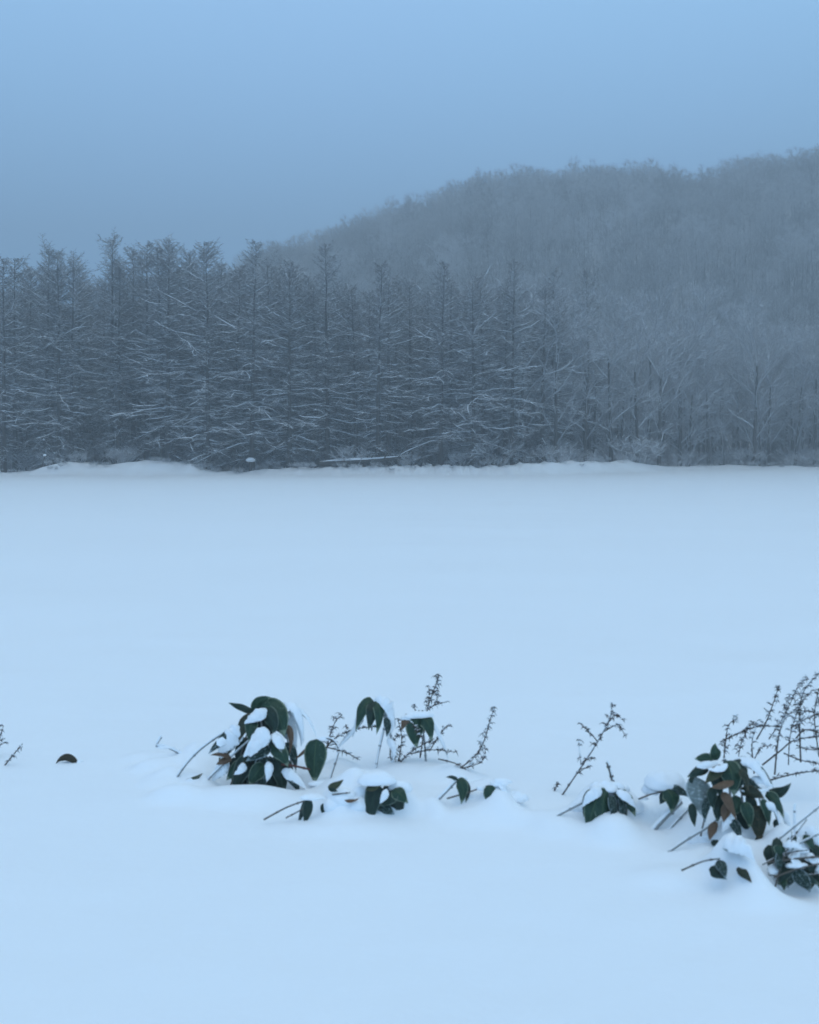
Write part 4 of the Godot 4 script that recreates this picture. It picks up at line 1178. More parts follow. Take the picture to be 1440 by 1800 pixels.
	stem(o, [Vector3(7.5, -4.5, -6.0), Vector3(6.6, 13.9, -6.0), Vector3(4.1, 33.8, -4.0)], 5.9, 4.1, M.cane, 0.0)
	leaf(o, Vector3(-5.5, 35.2, 1.0), Vector3(-6.5, 38.7, 2.0), Vector3(-6.1, 41.8, 0.0), 5.0, Vector3(0, 0.25, 1), M.green, 0.0, 1.00)
	leaf(o, Vector3(-7.3, 35.2, 1.0), Vector3(-11.0, 36.5, 3.0), Vector3(-15.6, 36.5, 4.0), 4.3, Vector3(0, 0.25, 1), M.green, 0.0, 1.00)
	leaf(o, Vector3(-8.9, 32.4, 2.0), Vector3(-14.1, 32.4, 6.0), Vector3(-19.0, 29.9, 6.0), 4.3, Vector3(0, 0.25, 1), M.deep, 0.0, 1.00)
	leaf(o, Vector3(-5.8, 34.2, 2.0), Vector3(-11.3, 34.1, 4.0), Vector3(-15.6, 32.8, 5.0), 3.6, Vector3(0, 0.85, 0.5), M.rimed, 13.6, 1.00)
	leaf(o, Vector3(-3.1, 35.1, 2.0), Vector3(-1.8, 31.6, 7.0), Vector3(-1.2, 23.0, 8.0), 9.1, Vector3(0, 0.25, 1), M.green, 0.0, 1.00)
	leaf(o, Vector3(0.8, 35.2, 1.0), Vector3(1.7, 31.4, 5.0), Vector3(-0.4, 22.8, 6.0), 7.7, Vector3(0, 0.25, 1), M.deep, 0.0, 1.00)
	leaf(o, Vector3(-3.4, 33.6, 3.0), Vector3(-8.8, 31.9, 8.0), Vector3(-12.4, 28.1, 8.0), 4.5, Vector3(-0.45, 0.25, 1), M.olive, 0.0, 1.00)
	leaf(o, Vector3(-4.1, 32.1, 1.0), Vector3(-5.9, 28.0, 4.0), Vector3(-5.0, 21.3, 4.0), 6.8, Vector3(0, 0.25, 1), M.deep, 0.0, 1.00)
	leaf(o, Vector3(-1.2, 29.2, 8.0), Vector3(-6.5, 28.4, 11.0), Vector3(-10.7, 27.2, 10.0), 3.2, Vector3(0, 0.85, 0.5), M.brown, 0.0, 1.00)
	leaf(o, Vector3(1.9, 34.9, -1.0), Vector3(8.7, 33.3, 2.0), Vector3(14.2, 23.2, 3.0), 6.8, Vector3(0.35, 0.8, 0.45), M.rimed, 20.4, 1.00)
	leaf(o, Vector3(4.6, 35.2, -4.0), Vector3(13.0, 31.8, -3.0), Vector3(19.4, 19.5, -3.0), 4.3, Vector3(0.65, 0.65, 0.2), M.green, 0.0, 1.00)
	leaf(o, Vector3(15.5, 22.8, -1.0), Vector3(19.0, 22.3, 1.0), Vector3(23.4, 26.5, 2.0), 4.3, Vector3(0, 0.25, 1), M.deep, 0.0, 1.00)
	leaf(o, Vector3(5.1, 29.6, 2.0), Vector3(6.4, 26.5, 5.0), Vector3(11.3, 24.7, 5.0), 4.5, Vector3(0, 0.25, 1), M.deep, 0.0, 1.00)
	leaf(o, Vector3(3.3, 22.1, 4.0), Vector3(5.9, 24.3, 8.0), Vector3(10.8, 22.1, 8.0), 5.9, Vector3(0, 0.25, 1), M.deep, 0.0, 1.00)
	leaf(o, Vector3(12.6, 21.4, 3.0), Vector3(16.4, 20.5, 6.0), Vector3(19.3, 13.4, 6.0), 5.9, Vector3(0.45, 0.25, 1), M.green, 0.0, 1.00)
	leaf(o, Vector3(2.7, 21.3, 4.0), Vector3(0.1, 19.4, 8.0), Vector3(-1.7, 15.0, 8.0), 6.4, Vector3(0, 0.25, 1), M.green, 0.0, 1.00)
	leaf(o, Vector3(8.1, 21.4, 3.0), Vector3(6.5, 19.7, 6.0), Vector3(4.3, 15.6, 6.0), 5.9, Vector3(0, 0.25, 1), M.deep, 0.0, 1.00)
	cap(o, Vector3(7.8, 24.2, 4.0), Vector3(6.1, 1.6, 2.3), 0.30, 0.50)
	cap(o, Vector3(12.5, 18.2, 7.0), Vector3(3.2, 2.7, 1.8), 0.30, 0.50)
	leaf(o, Vector3(-14.2, 29.0, 3.0), Vector3(-14.3, 23.5, 6.0), Vector3(-13.4, 14.7, 6.0), 10.0, Vector3(0, 0.25, 1), M.rimed, 0.0, 1.00)
	leaf(o, Vector3(-17.2, 19.7, 6.0), Vector3(-17.0, 15.8, 8.0), Vector3(-16.4, 10.9, 8.0), 3.6, Vector3(0, 0.25, 1), M.deep, 0.0, 1.00)
	leaf(o, Vector3(-8.7, 26.2, 7.0), Vector3(-9.7, 22.8, 9.0), Vector3(-9.1, 18.0, 9.0), 4.5, Vector3(0, 0.25, 1), M.deep, 0.0, 1.00)
	leaf(o, Vector3(-5.7, 24.8, 8.0), Vector3(-3.9, 21.7, 11.0), Vector3(-1.0, 14.6, 11.0), 3.9, Vector3(0, 0.25, 1), M.brown, 0.0, 1.00)
	leaf(o, Vector3(-2.7, 20.0, 7.0), Vector3(-4.6, 17.1, 9.0), Vector3(-5.5, 13.1, 9.0), 4.1, Vector3(0, 0.25, 1), M.brown, 0.0, 1.00)
	leaf(o, Vector3(-4.5, 22.1, 4.0), Vector3(-6.7, 18.2, 7.0), Vector3(-7.2, 12.4, 7.0), 5.4, Vector3(0, 0.25, 1), M.deep, 0.0, 1.00)
	leaf(o, Vector3(9.7, 18.8, 6.0), Vector3(8.3, 13.1, 9.0), Vector3(9.1, 5.5, 9.0), 7.3, Vector3(0, 0.25, 1), M.deep, 0.0, 1.00)
	leaf(o, Vector3(11.6, 19.0, 4.0), Vector3(15.7, 17.0, 6.0), Vector3(17.7, 8.0, 6.0), 3.2, Vector3(0.6, 0.6, 0.4), M.rimed, 9.1, 1.00)
	leaf(o, Vector3(2.8, 16.5, 2.0), Vector3(4.5, 12.7, 4.0), Vector3(5.8, 7.8, 4.0), 6.8, Vector3(0, 0.25, 1), M.deep, 0.0, 1.00)
	cap(o, Vector3(0.0, 5.4, 0.0), Vector3(11.3, 5.9, 5.9), 0.15, 0.60)
	leaf(o, Vector3(-0.0, 15.0, 4.0), Vector3(-3.0, 13.2, 8.0), Vector3(-5.7, 9.2, 8.0), 5.4, Vector3(0.35, 0.8, 0.45), M.rimed, 20.4, 1.00)
	cap(o, Vector3(11.8, 2.5, 2.0), Vector3(6.8, 5.4, 4.5), 0.30, 0.50)
	cap(o, Vector3(-9.7, 2.5, -2.0), Vector3(6.8, 4.5, 4.5), 0.30, 0.50)
	leaf(o, Vector3(5.8, 4.6, 4.0), Vector3(7.0, 1.7, 6.0), Vector3(9.2, -1.8, 6.0), 4.1, Vector3(0, 0.25, 1), M.deep, 0.0, 1.00)
	leaf(o, Vector3(-9.1, 5.3, 6.0), Vector3(-8.4, 4.7, 8.0), Vector3(-7.0, 2.9, 8.0), 3.2, Vector3(0, 0.25, 1), M.deep, 0.0, 1.00)
	leaf(o, Vector3(3.7, 32.9, -4.0), Vector3(8.4, 34.1, -3.0), Vector3(13.1, 31.6, -2.0), 3.6, Vector3(0, 0.85, 0.5), M.deep, 13.6, 1.00)
	leaf(o, Vector3(-3.0, 35.0, 5.0), Vector3(-7.5, 33.7, 8.0), Vector3(-11.7, 34.0, 9.0), 3.4, Vector3(0, 0.85, 0.5), M.olive, 9.1, 1.00)
	leaf(o, Vector3(6.9, 27.4, 2.0), Vector3(11.1, 27.7, 3.0), Vector3(16.0, 25.0, 3.0), 3.6, Vector3(0, 0.85, 0.5), M.rimed, 15.9, 1.00)
	leaf(o, Vector3(10.2, 21.8, 7.0), Vector3(11.8, 18.0, 9.0), Vector3(12.3, 11.7, 9.0), 4.5, Vector3(0.45, 0.25, 1), M.green, 0.0, 1.00)
	leaf(o, Vector3(2.0, 21.1, 9.0), Vector3(3.6, 17.3, 11.0), Vector3(4.1, 11.5, 11.0), 5.0, Vector3(0, 0.25, 1), M.green, 0.0, 1.00)
	leaf(o, Vector3(-9.9, 22.7, 7.0), Vector3(-12.6, 18.8, 9.0), Vector3(-12.6, 13.1, 9.0), 3.6, Vector3(-0.45, 0.25, 1), M.deep, 0.0, 1.00)
	leaf(o, Vector3(-2.6, 14.1, 8.0), Vector3(-0.5, 11.2, 10.0), Vector3(0.8, 6.8, 10.0), 4.1, Vector3(0, 0.25, 1), M.deep, 0.0, 1.00)
	leaf(o, Vector3(8.0, 7.0, 7.0), Vector3(10.4, 3.4, 8.0), Vector3(11.2, -2.0, 8.0), 5.0, Vector3(0, 0.25, 1), M.deep, 0.0, 1.00)
	leaf(o, Vector3(16.8, 12.0, 2.0), Vector3(18.7, 7.4, 3.0), Vector3(19.2, 1.5, 3.0), 4.1, Vector3(0.45, 0.25, 1), M.deep, 0.0, 1.00)
	leaf(o, Vector3(0.7, 34.0, 9.0), Vector3(2.8, 31.5, 11.0), Vector3(3.6, 25.7, 11.0), 4.1, Vector3(0.45, 0.25, 1), M.deep, 0.0, 1.00)
	leaf(o, Vector3(-14.4, 29.6, 2.0), Vector3(-16.7, 26.2, 4.0), Vector3(-17.1, 20.8, 4.0), 3.6, Vector3(-0.45, 0.25, 1), M.deep, 0.0, 1.00)
	leaf(o, Vector3(-6.9, 12.0, 6.0), Vector3(-9.7, 9.6, 8.0), Vector3(-10.6, 5.6, 8.0), 3.6, Vector3(0, 0.25, 1), M.brown, 0.0, 1.00)
	leaf(o, Vector3(20.4, 14.1, -2.0), Vector3(22.8, 11.0, -1.0), Vector3(23.7, 4.2, -1.0), 3.2, Vector3(0.45, 0.25, 1), M.rimed, 11.3, 1.00)
	stem(o, [Vector3(11.1, -1.2, 3.0), Vector3(12.0, 10.1, 3.0), Vector3(10.5, 21.1, 2.0), Vector3(6.1, 29.0, 0.0)], 4.5, 3.2, M.cane, 3.4)
	stem(o, [Vector3(17.5, -2.3, 0.0), Vector3(18.8, 9.1, 0.0), Vector3(15.2, 19.5, 0.0)], 4.1, 2.9, M.cane, 3.4)
	stem(o, [Vector3(-13.1, 6.0, 4.0), Vector3(-10.4, 17.2, 4.0), Vector3(-6.1, 25.9, 3.0)], 3.6, 2.5, M.old_cane, 2.3)
	o = thing("dwarf_bamboo", "snow buried bamboo canes and dark leaf tips cut off by the right border", "bamboo", Vector3(1.432, 0.000, -4.063), 0.0, "dwarf bamboo in the snow")
	leaf(o, Vector3(-8.0, 16.1, 2.0), Vector3(-8.2, 11.3, 5.0), Vector3(-8.4, 4.3, 5.0), 4.6, Vector3(0, 0.25, 1), M.deep, 0.0, 1.00)
	leaf(o, Vector3(-9.9, 11.9, -2.0), Vector3(-9.3, 8.4, 0.0), Vector3(-10.1, 3.2, 0.0), 5.5, Vector3(0, 0.25, 1), M.deep, 0.0, 1.00)
	stem(o, [Vector3(-6.3, 14.9, 0.0), Vector3(2.1, 21.7, 0.0), Vector3(10.5, 28.4, 0.0)], 4.4, 3.1, M.cane, 3.2)
	stem(o, [Vector3(-5.7, 10.0, 2.0), Vector3(1.4, 14.4, 2.0), Vector3(9.8, 18.4, 2.0)], 3.8, 2.7, M.cane, 2.5)
	stem(o, [Vector3(-12.7, 8.4, 6.0), Vector3(-3.2, 9.6, 6.0), Vector3(8.3, 10.7, 6.0)], 4.0, 2.8, M.old_cane, 0.0)
	stem(o, [Vector3(-11.1, 3.6, 8.0), Vector3(-2.8, 6.7, 8.0), Vector3(7.5, 9.1, 8.0)], 3.4, 2.4, M.old_cane, 0.0)
	stem(o, [Vector3(1.7, 13.7, -6.0), Vector3(1.3, 20.1, -6.0), Vector3(1.5, 25.6, -6.0)], 4.2, 2.9, M.cane, 6.3)
	leaf(o, Vector3(-6.7, 2.4, 6.0), Vector3(-1.2, 4.2, 8.0), Vector3(6.3, 0.5, 8.0), 4.6, Vector3(0, 0.25, 1), M.deep, 0.0, 1.00)
	leaf(o, Vector3(4.8, 7.2, 4.0), Vector3(6.2, 3.4, 6.0), Vector3(7.0, -2.0, 6.0), 5.9, Vector3(0, 0.25, 1), M.deep, 0.0, 1.00)
	leaf(o, Vector3(-6.9, 9.5, 3.0), Vector3(-5.4, 6.7, 6.0), Vector3(-3.8, 2.2, 6.0), 5.5, Vector3(0, 0.25, 1), M.deep, 0.0, 1.00)
	leaf(o, Vector3(0.6, 8.1, 3.0), Vector3(1.1, 5.1, 5.0), Vector3(0.3, 0.9, 5.0), 5.5, Vector3(0, 0.25, 1), M.deep, 0.0, 1.00)
	leaf(o, Vector3(4.5, 12.3, 2.0), Vector3(6.5, 10.6, 3.0), Vector3(9.0, 6.8, 3.0), 5.1, Vector3(0, 0.25, 1), M.deep, 0.0, 1.00)
	leaf(o, Vector3(0.0, 15.8, 0.0), Vector3(-3.2, 13.1, 2.0), Vector3(-4.5, 8.5, 2.0), 3.8, Vector3(-0.45, 0.25, 1), M.deep, 0.0, 1.00)
	leaf(o, Vector3(2.5, 16.2, 0.0), Vector3(4.7, 14.4, 2.0), Vector3(6.8, 9.8, 2.0), 4.2, Vector3(0.45, 0.25, 1), M.green, 0.0, 1.00)
	leaf(o, Vector3(-4.7, 7.2, 5.0), Vector3(-6.6, 4.6, 7.0), Vector3(-9.5, 0.5, 7.0), 4.2, Vector3(-0.45, 0.25, 1), M.deep, 0.0, 1.00)
	leaf(o, Vector3(3.1, 10.6, 3.0), Vector3(4.9, 8.8, 5.0), Vector3(8.6, 7.6, 5.0), 3.8, Vector3(0, 0.85, 0.5), M.rimed, 14.7, 1.00)
	leaf(o, Vector3(-3.5, 5.9, 7.0), Vector3(-0.7, 2.9, 9.0), Vector3(1.8, -1.2, 9.0), 5.5, Vector3(0, 0.25, 1), M.deep, 0.0, 1.00)
	leaf(o, Vector3(-6.4, 13.9, 4.0), Vector3(-3.4, 15.0, 6.0), Vector3(0.4, 12.9, 6.0), 3.4, Vector3(0, 0.85, 0.5), M.rimed, 14.7, 1.00)
	leaf(o, Vector3(9.2, 15.1, -2.0), Vector3(9.7, 12.0, 0.0), Vector3(10.9, 6.9, 0.0), 5.1, Vector3(0, 0.25, 1), M.deep, 0.0, 1.00)
	stem(o, [Vector3(3.5, -2.4, 2.0), Vector3(4.7, 9.8, 1.0), Vector3(3.4, 17.5, 0.0)], 3.8, 2.7, M.cane, 2.5)
	stem(o, [Vector3(-12.1, 3.8, 6.0), Vector3(-2.5, 3.8, 7.0), Vector3(7.9, 5.0, 7.0)], 3.2, 2.2, M.old_cane, 1.3)
	stem(o, [Vector3(-4.2, -2.0, 3.0), Vector3(-4.4, 10.6, 3.0), Vector3(-2.4, 18.2, 2.0)], 3.6, 2.5, M.cane, 3.2)
	cap(o, Vector3(-0.7, 11.2, -1.0), Vector3(7.6, 4.2, 4.2), 0.30, 0.50)
	cap(o, Vector3(6.7, 13.3, -4.0), Vector3(6.3, 5.5, 4.2), 0.30, 0.50)
	cap(o, Vector3(-2.1, 7.1, 6.0), Vector3(4.2, 1.7, 2.1), 0.30, 0.50)
	cap(o, Vector3(6.9, 2.6, 4.0), Vector3(3.4, 2.5, 2.1), 0.30, 0.50)
	leaf(o, Vector3(-6.2, 0.8, 0.7), Vector3(-7.9, 1.7, 8.0), Vector3(-6.4, -2.4, 5.0), 3.3, Vector3(-0.45, 0.25, 1), M.green, 0.0, 0.70)
	leaf(o, Vector3(-1.9, 9.2, 2.4), Vector3(-2.0, 8.4, 6.6), Vector3(-0.5, 4.1, 5.0), 4.4, Vector3(0.45, 0.25, 1), M.olive, 8.4, 0.70)
	leaf(o, Vector3(6.8, 8.3, -0.6), Vector3(3.7, 7.3, 5.7), Vector3(3.4, 2.1, 5.0), 3.2, Vector3(0, 0.85, 0.5), M.deep, 0.0, 0.70)
	leaf(o, Vector3(-7.3, 14.2, 4.7), Vector3(-7.6, 12.4, 5.6), Vector3(-7.4, 9.0, 5.0), 5.2, Vector3(0, 0.25, 1), M.green, 0.0, 1.00)
	leaf(o, Vector3(6.9, 6.3, 1.5), Vector3(6.1, 6.3, 7.3), Vector3(7.8, 2.0, 5.0), 4.8, Vector3(-0.45, 0.25, 1), M.deep, 12.6, 1.00)
	leaf(o, Vector3(-1.4, 10.6, 3.4), Vector3(-1.1, 8.2, 3.9), Vector3(-1.2, 4.8, 5.0), 3.8, Vector3(0.45, 0.25, 1), M.olive, 0.0, 1.00)
	leaf(o, Vector3(2.9, 4.0, 5.4), Vector3(3.6, 1.1, 3.8), Vector3(3.3, -2.0, 5.0), 5.3, Vector3(-0.45, 0.25, 1), M.deep, 0.0, 0.70)
	leaf(o, Vector3(-5.3, 9.5, -0.2), Vector3(-8.2, 9.6, 7.6), Vector3(-7.6, 4.4, 5.0), 4.7, Vector3(0, 0.25, 1), M.deep, 0.0, 0.70)
	leaf(o, Vector3(-9.7, 4.9, 5.3), Vector3(-7.7, 1.2, 2.8), Vector3(-7.7, -2.0, 5.0), 3.9, Vector3(0, 0.85, 0.5), M.green, 8.4, 1.00)
	leaf(o, Vector3(-0.1, 10.7, 2.6), Vector3(-2.1, 9.3, 4.2), Vector3(-3.4, 6.6, 5.0), 3.2, Vector3(0, 0.85, 0.5), M.deep, 12.6, 1.00)
	leaf(o, Vector3(-7.0, 1.6, 1.1), Vector3(-7.4, 0.7, 4.0), Vector3(-7.4, -1.9, 5.0), 3.8, Vector3(0.45, 0.25, 1), M.deep, 8.4, 1.00)
	leaf(o, Vector3(-10.5, 7.0, 4.7), Vector3(-8.7, 3.3, 3.0), Vector3(-8.5, -0.5, 5.0), 5.2, Vector3(0.45, 0.25, 1), M.green, 8.4, 1.00)
	leaf(o, Vector3(-8.5, 5.3, -0.1), Vector3(-10.5, 5.4, 5.5), Vector3(-10.4, 2.1, 5.0), 4.2, Vector3(0, 0.85, 0.5), M.deep, 8.4, 1.00)
	leaf(o, Vector3(3.0, 7.4, 0.4), Vector3(1.0, 6.8, 4.7), Vector3(0.5, 3.7, 5.0), 3.9, Vector3(0, 0.25, 1), M.deep, 0.0, 1.00)
	leaf(o, Vector3(0.9, 3.6, 3.2), Vector3(1.2, 2.1, 6.9), Vector3(3.0, -3.1, 5.0), 4.3, Vector3(-0.45, 0.25, 1), M.olive, 0.0, 0.70)
	leaf(o, Vector3(-2.2, 5.6, 5.4), Vector3(-4.4, 3.3, 6.5), Vector3(-5.0, -1.4, 5.0), 4.6, Vector3(0, 0.85, 0.5), M.deep, 0.0, 1.00)
	stem(o, [Vector3(-10.3, -0.3, 7.0), Vector3(-5.4, 13.8, 6.0), Vector3(2.0, 23.8, 5.0)], 3.2, 2.2, M.old_cane, 2.1)
	stem(o, [Vector3(-13.9, 6.8, 4.0), Vector3(-5.9, 11.3, 5.0), Vector3(2.0, 12.9, 6.0)], 2.7, 1.9, M.old_cane, 1.7)
	o = thing("dwarf_bamboo", "rounded white hump of snow over a bent bamboo at the lower right", "bamboo", Vector3(1.158, 0.000, -4.063), 0.0, "dwarf bamboo in the snow")
	stem(o, [Vector3(-17.6, 7.0, 10.0), Vector3(-10.8, 11.4, 13.0), Vector3(-4.8, 12.8, 14.0)], 3.8, 2.7, M.old_cane, 1.3)
	leaf(o, Vector3(-5.3, 12.0, 13.0), Vector3(-4.8, 10.9, 17.0), Vector3(-3.9, 6.9, 18.0), 4.2, Vector3(0, 0.25, 1), M.deep, 0.0, 1.00)
	leaf(o, Vector3(-8.6, 8.6, 13.0), Vector3(-6.6, 8.5, 16.0), Vector3(-3.2, 6.5, 17.0), 4.0, Vector3(0, 0.25, 1), M.deep, 0.0, 1.00)
	leaf(o, Vector3(1.7, 9.8, 14.0), Vector3(2.5, 8.9, 18.0), Vector3(5.3, 5.7, 18.0), 3.4, Vector3(0, 0.25, 1), M.deep, 0.0, 1.00)
	leaf(o, Vector3(-5.7, 9.1, 10.0), Vector3(-5.3, 7.8, 13.0), Vector3(-4.5, 5.1, 13.0), 3.4, Vector3(0, 0.25, 1), M.deep, 0.0, 1.00)
	stem(o, [Vector3(2.7, -2.9, -2.0), Vector3(3.5, 4.5, -2.0), Vector3(2.7, 10.8, -2.0)], 4.2, 2.9, M.cane, 0.0)
	leaf(o, Vector3(-1.3, 14.6, 6.0), Vector3(1.9, 17.2, 12.0), Vector3(7.4, 12.2, 14.0), 7.2, Vector3(0, 0.85, 0.5), M.rimed, 29.5, 1.00)
	o = thing("dwarf_bamboo", "lone dull brown leaf tip poking out of bare snow at the far left", "bamboo", Vector3(-1.738, 0.000, -5.564), 0.0, "dwarf bamboo in the snow")
	leaf(o, Vector3(5.5, -0.9, 0.0), Vector3(0.0, 2.9, 1.0), Vector3(-5.2, -0.6, 1.0), 3.7, Vector3(0, 0.45, 0.9), M.umber, 0.0, 1.00)
	leaf(o, Vector3(4.6, -0.3, -1.0), Vector3(1.7, 1.4, -1.0), Vector3(-3.5, 0.3, -1.0), 2.9, Vector3(0, 0.85, 0.5), M.umber, 0.0, 1.00)
	cap(o, Vector3(4.3, 0.0, -2.0), Vector3(4.0, 1.4, 2.3), 0.30, 0.50)
	o = thing("dry_weed", "dry weed clipped by the left border of the photo", "weed", Vector3(-2.137, 0.000, -5.666), 0.0, "dry weeds in the snow")
	stem(o, [Vector3(-1.2, -1.8, 0.0), Vector3(1.8, 7.9, 0.0), Vector3(4.1, 15.9, 0.0)], 3.8, 1.7, M.weed, 0.0)
	sprigs(o, [Vector3(-1.2, -1.8, 0.0), Vector3(1.8, 7.9, 0.0), Vector3(4.1, 15.9, 0.0)], 0.10, 1.00, 2.3, 3.2, 0.45)
	stem(o, [Vector3(-1.8, 1.5, 0.0), Vector3(1.2, 5.3, 0.0), Vector3(4.7, 7.0, 0.0)], 3.2, 1.5, M.weed, 0.0)
	sprigs(o, [Vector3(-1.8, 1.5, 0.0), Vector3(1.2, 5.3, 0.0), Vector3(4.7, 7.0, 0.0)], 0.30, 1.00, 2.3, 2.6, 0.45)
	o = thing("dry_weed", "short dry stick slanting out of bare snow at the far left", "weed", Vector3(-2.032, 0.000, -5.524), 0.0, "dry weeds in the snow")
	stem(o, [Vector3(-0.6, -0.6, 0.0), Vector3(4.3, 5.4, 0.0), Vector3(8.6, 10.6, 0.0)], 4.0, 1.8, M.weed, 0.0)
	sprigs(o, [Vector3(-0.6, -0.6, 0.0), Vector3(4.3, 5.4, 0.0), Vector3(8.6, 10.6, 0.0)], 0.15, 0.90, 2.6, 1.4, 0.80)
	o = thing("dry_weed", "low fan shaped dry weed between the oval leaf and the arched leaves", "weed", Vector3(-0.419, 0.000, -5.465), 0.0, "dry weeds in the snow")
	stem(o, [Vector3(-1.7, -1.4, 0.0), Vector3(1.1, 10.8, 0.0), Vector3(8.5, 17.0, 0.0), Vector3(17.0, 19.8, 0.0), Vector3(27.2, 20.7, 0.0)], 4.0, 1.8, M.weed, 0.0)
	sprigs(o, [Vector3(-1.7, -1.4, 0.0), Vector3(1.1, 10.8, 0.0), Vector3(8.5, 17.0, 0.0), Vector3(17.0, 19.8, 0.0), Vector3(27.2, 20.7, 0.0)], 0.20, 1.00, 2.3, 3.7, 0.45)
	stem(o, [Vector3(0.3, 9.1, 0.0), Vector3(3.1, 18.4, 0.0), Vector3(5.7, 24.1, 0.0), Vector3(8.5, 26.6, 0.0)], 3.4, 1.5, M.weed, 0.0)
	sprigs(o, [Vector3(0.3, 9.1, 0.0), Vector3(3.1, 18.4, 0.0), Vector3(5.7, 24.1, 0.0), Vector3(8.5, 26.6, 0.0)], 0.15, 1.00, 1.7, 4.5, 0.40)
	stem(o, [Vector3(1.1, 10.2, 0.0), Vector3(9.1, 8.2, 0.0), Vector3(17.3, 4.0, 0.0)], 3.1, 1.4, M.weed, 0.0)
	sprigs(o, [Vector3(1.1, 10.2, 0.0), Vector3(9.1, 8.2, 0.0), Vector3(17.3, 4.0, 0.0)], 0.20, 1.00, 2.5, 2.0, 0.60)
	o = thing("dry_weed", "tallest dry weed with a feathery top, behind the snow capped leaf pair", "weed", Vector3(0.058, 0.000, -5.584), 0.0, "dry weeds in the snow")
	stem(o, [Vector3(-1.2, -3.5, 0.0), Vector3(1.4, 13.9, 0.0), Vector3(3.5, 26.9, 0.0), Vector3(6.9, 37.0, 0.0), Vector3(9.5, 44.0, 0.0)], 4.3, 2.0, M.weed, 0.0)
	sprigs(o, [Vector3(-1.2, -3.5, 0.0), Vector3(1.4, 13.9, 0.0), Vector3(3.5, 26.9, 0.0), Vector3(6.9, 37.0, 0.0), Vector3(9.5, 44.0, 0.0)], 0.45, 1.00, 1.2, 4.3, 0.40)
	stem(o, [Vector3(2.9, 26.6, 0.0), Vector3(8.1, 29.4, 2.0), Vector3(12.9, 30.8, 3.0)], 3.2, 1.4, M.weed, 0.0)
	sprigs(o, [Vector3(2.9, 26.6, 0.0), Vector3(8.1, 29.4, 2.0), Vector3(12.9, 30.8, 3.0)], 0.20, 1.00, 2.0, 2.3, 0.30)
	stem(o, [Vector3(1.7, 18.2, 0.0), Vector3(-2.6, 26.2, 3.0), Vector3(-3.8, 29.9, 4.0)], 2.9, 1.3, M.weed, 0.0)
	sprigs(o, [Vector3(1.7, 18.2, 0.0), Vector3(-2.6, 26.2, 3.0), Vector3(-3.8, 29.9, 4.0)], 0.30, 1.00, 2.3, 2.0, 0.50)
	stem(o, [Vector3(3.8, 28.4, 0.0), Vector3(4.4, 34.9, -3.0), Vector3(3.0, 37.6, -4.0)], 2.6, 1.2, M.weed, 0.0)
	sprigs(o, [Vector3(3.8, 28.4, 0.0), Vector3(4.4, 34.9, -3.0), Vector3(3.0, 37.6, -4.0)], 0.20, 1.00, 1.7, 2.6, 0.40)
	o = thing("dry_weed", "tangled dry weed spreading sideways under the snow capped leaf pair", "weed", Vector3(-0.014, 0.000, -5.514), 0.0, "dry weeds in the snow")
	stem(o, [Vector3(-4.8, -1.1, 3.0), Vector3(-2.5, 13.9, 4.0), Vector3(-4.5, 24.7, 4.0)], 3.7, 1.7, M.weed, 0.0)
	sprigs(o, [Vector3(-4.8, -1.1, 3.0), Vector3(-2.5, 13.9, 4.0), Vector3(-4.5, 24.7, 4.0)], 0.15, 1.00, 1.7, 3.4, 0.50)
	stem(o, [Vector3(-4.2, 1.2, 4.0), Vector3(2.0, 8.5, 7.0), Vector3(13.8, 15.6, 8.0)], 3.4, 1.5, M.weed, 0.0)
	sprigs(o, [Vector3(-4.2, 1.2, 4.0), Vector3(2.0, 8.5, 7.0), Vector3(13.8, 15.6, 8.0)], 0.10, 1.00, 2.0, 3.4, 0.50)
	stem(o, [Vector3(2.0, 7.1, 5.0), Vector3(12.7, 9.9, 8.0), Vector3(24.0, 8.8, 8.0)], 3.1, 1.4, M.weed, 0.0)
	sprigs(o, [Vector3(2.0, 7.1, 5.0), Vector3(12.7, 9.9, 8.0), Vector3(24.0, 8.8, 8.0)], 0.20, 1.00, 2.3, 2.9, 0.50)
	stem(o, [Vector3(11.4, 8.0, 3.0), Vector3(19.1, 19.1, 2.0), Vector3(22.8, 19.9, 2.0)], 3.1, 1.4, M.weed, 0.0)
	sprigs(o, [Vector3(11.4, 8.0, 3.0), Vector3(19.1, 19.1, 2.0), Vector3(22.8, 19.9, 2.0)], 0.20, 1.00, 2.0, 2.6, 0.30)
	stem(o, [Vector3(-7.1, 0.6, 2.0), Vector3(-8.3, 8.3, 2.0), Vector3(-4.3, 16.5, 3.0)], 3.1, 1.4, M.weed, 0.0)
	sprigs(o, [Vector3(-7.1, 0.6, 2.0), Vector3(-8.3, 8.3, 2.0), Vector3(-4.3, 16.5, 3.0)], 0.20, 1.00, 2.0, 2.9, 0.70)
	o = thing("dry_weed", "thin curved weed bowing up to the right beside the middle hump", "weed", Vector3(0.268, 0.000, -5.279), 0.0, "dry weeds in the snow")
	stem(o, [Vector3(-13.1, 9.8, 0.0), Vector3(-4.9, 7.7, 0.0), Vector3(0.0, 4.9, 0.0), Vector3(4.9, 0.3, 0.0), Vector3(10.4, -1.6, 0.0)], 3.3, 1.5, M.weed, 0.0)
	sprigs(o, [Vector3(-13.1, 9.8, 0.0), Vector3(-4.9, 7.7, 0.0), Vector3(0.0, 4.9, 0.0), Vector3(4.9, 0.3, 0.0), Vector3(10.4, -1.6, 0.0)], 0.10, 0.90, 5.5, 1.4, 0.60)
	stem(o, [Vector3(-3.3, 4.6, 0.0), Vector3(4.9, 11.5, 0.0), Vector3(9.3, 19.1, 0.0), Vector3(12.0, 28.7, 0.0), Vector3(14.5, 35.0, 0.0)], 3.6, 1.6, M.weed, 0.0)
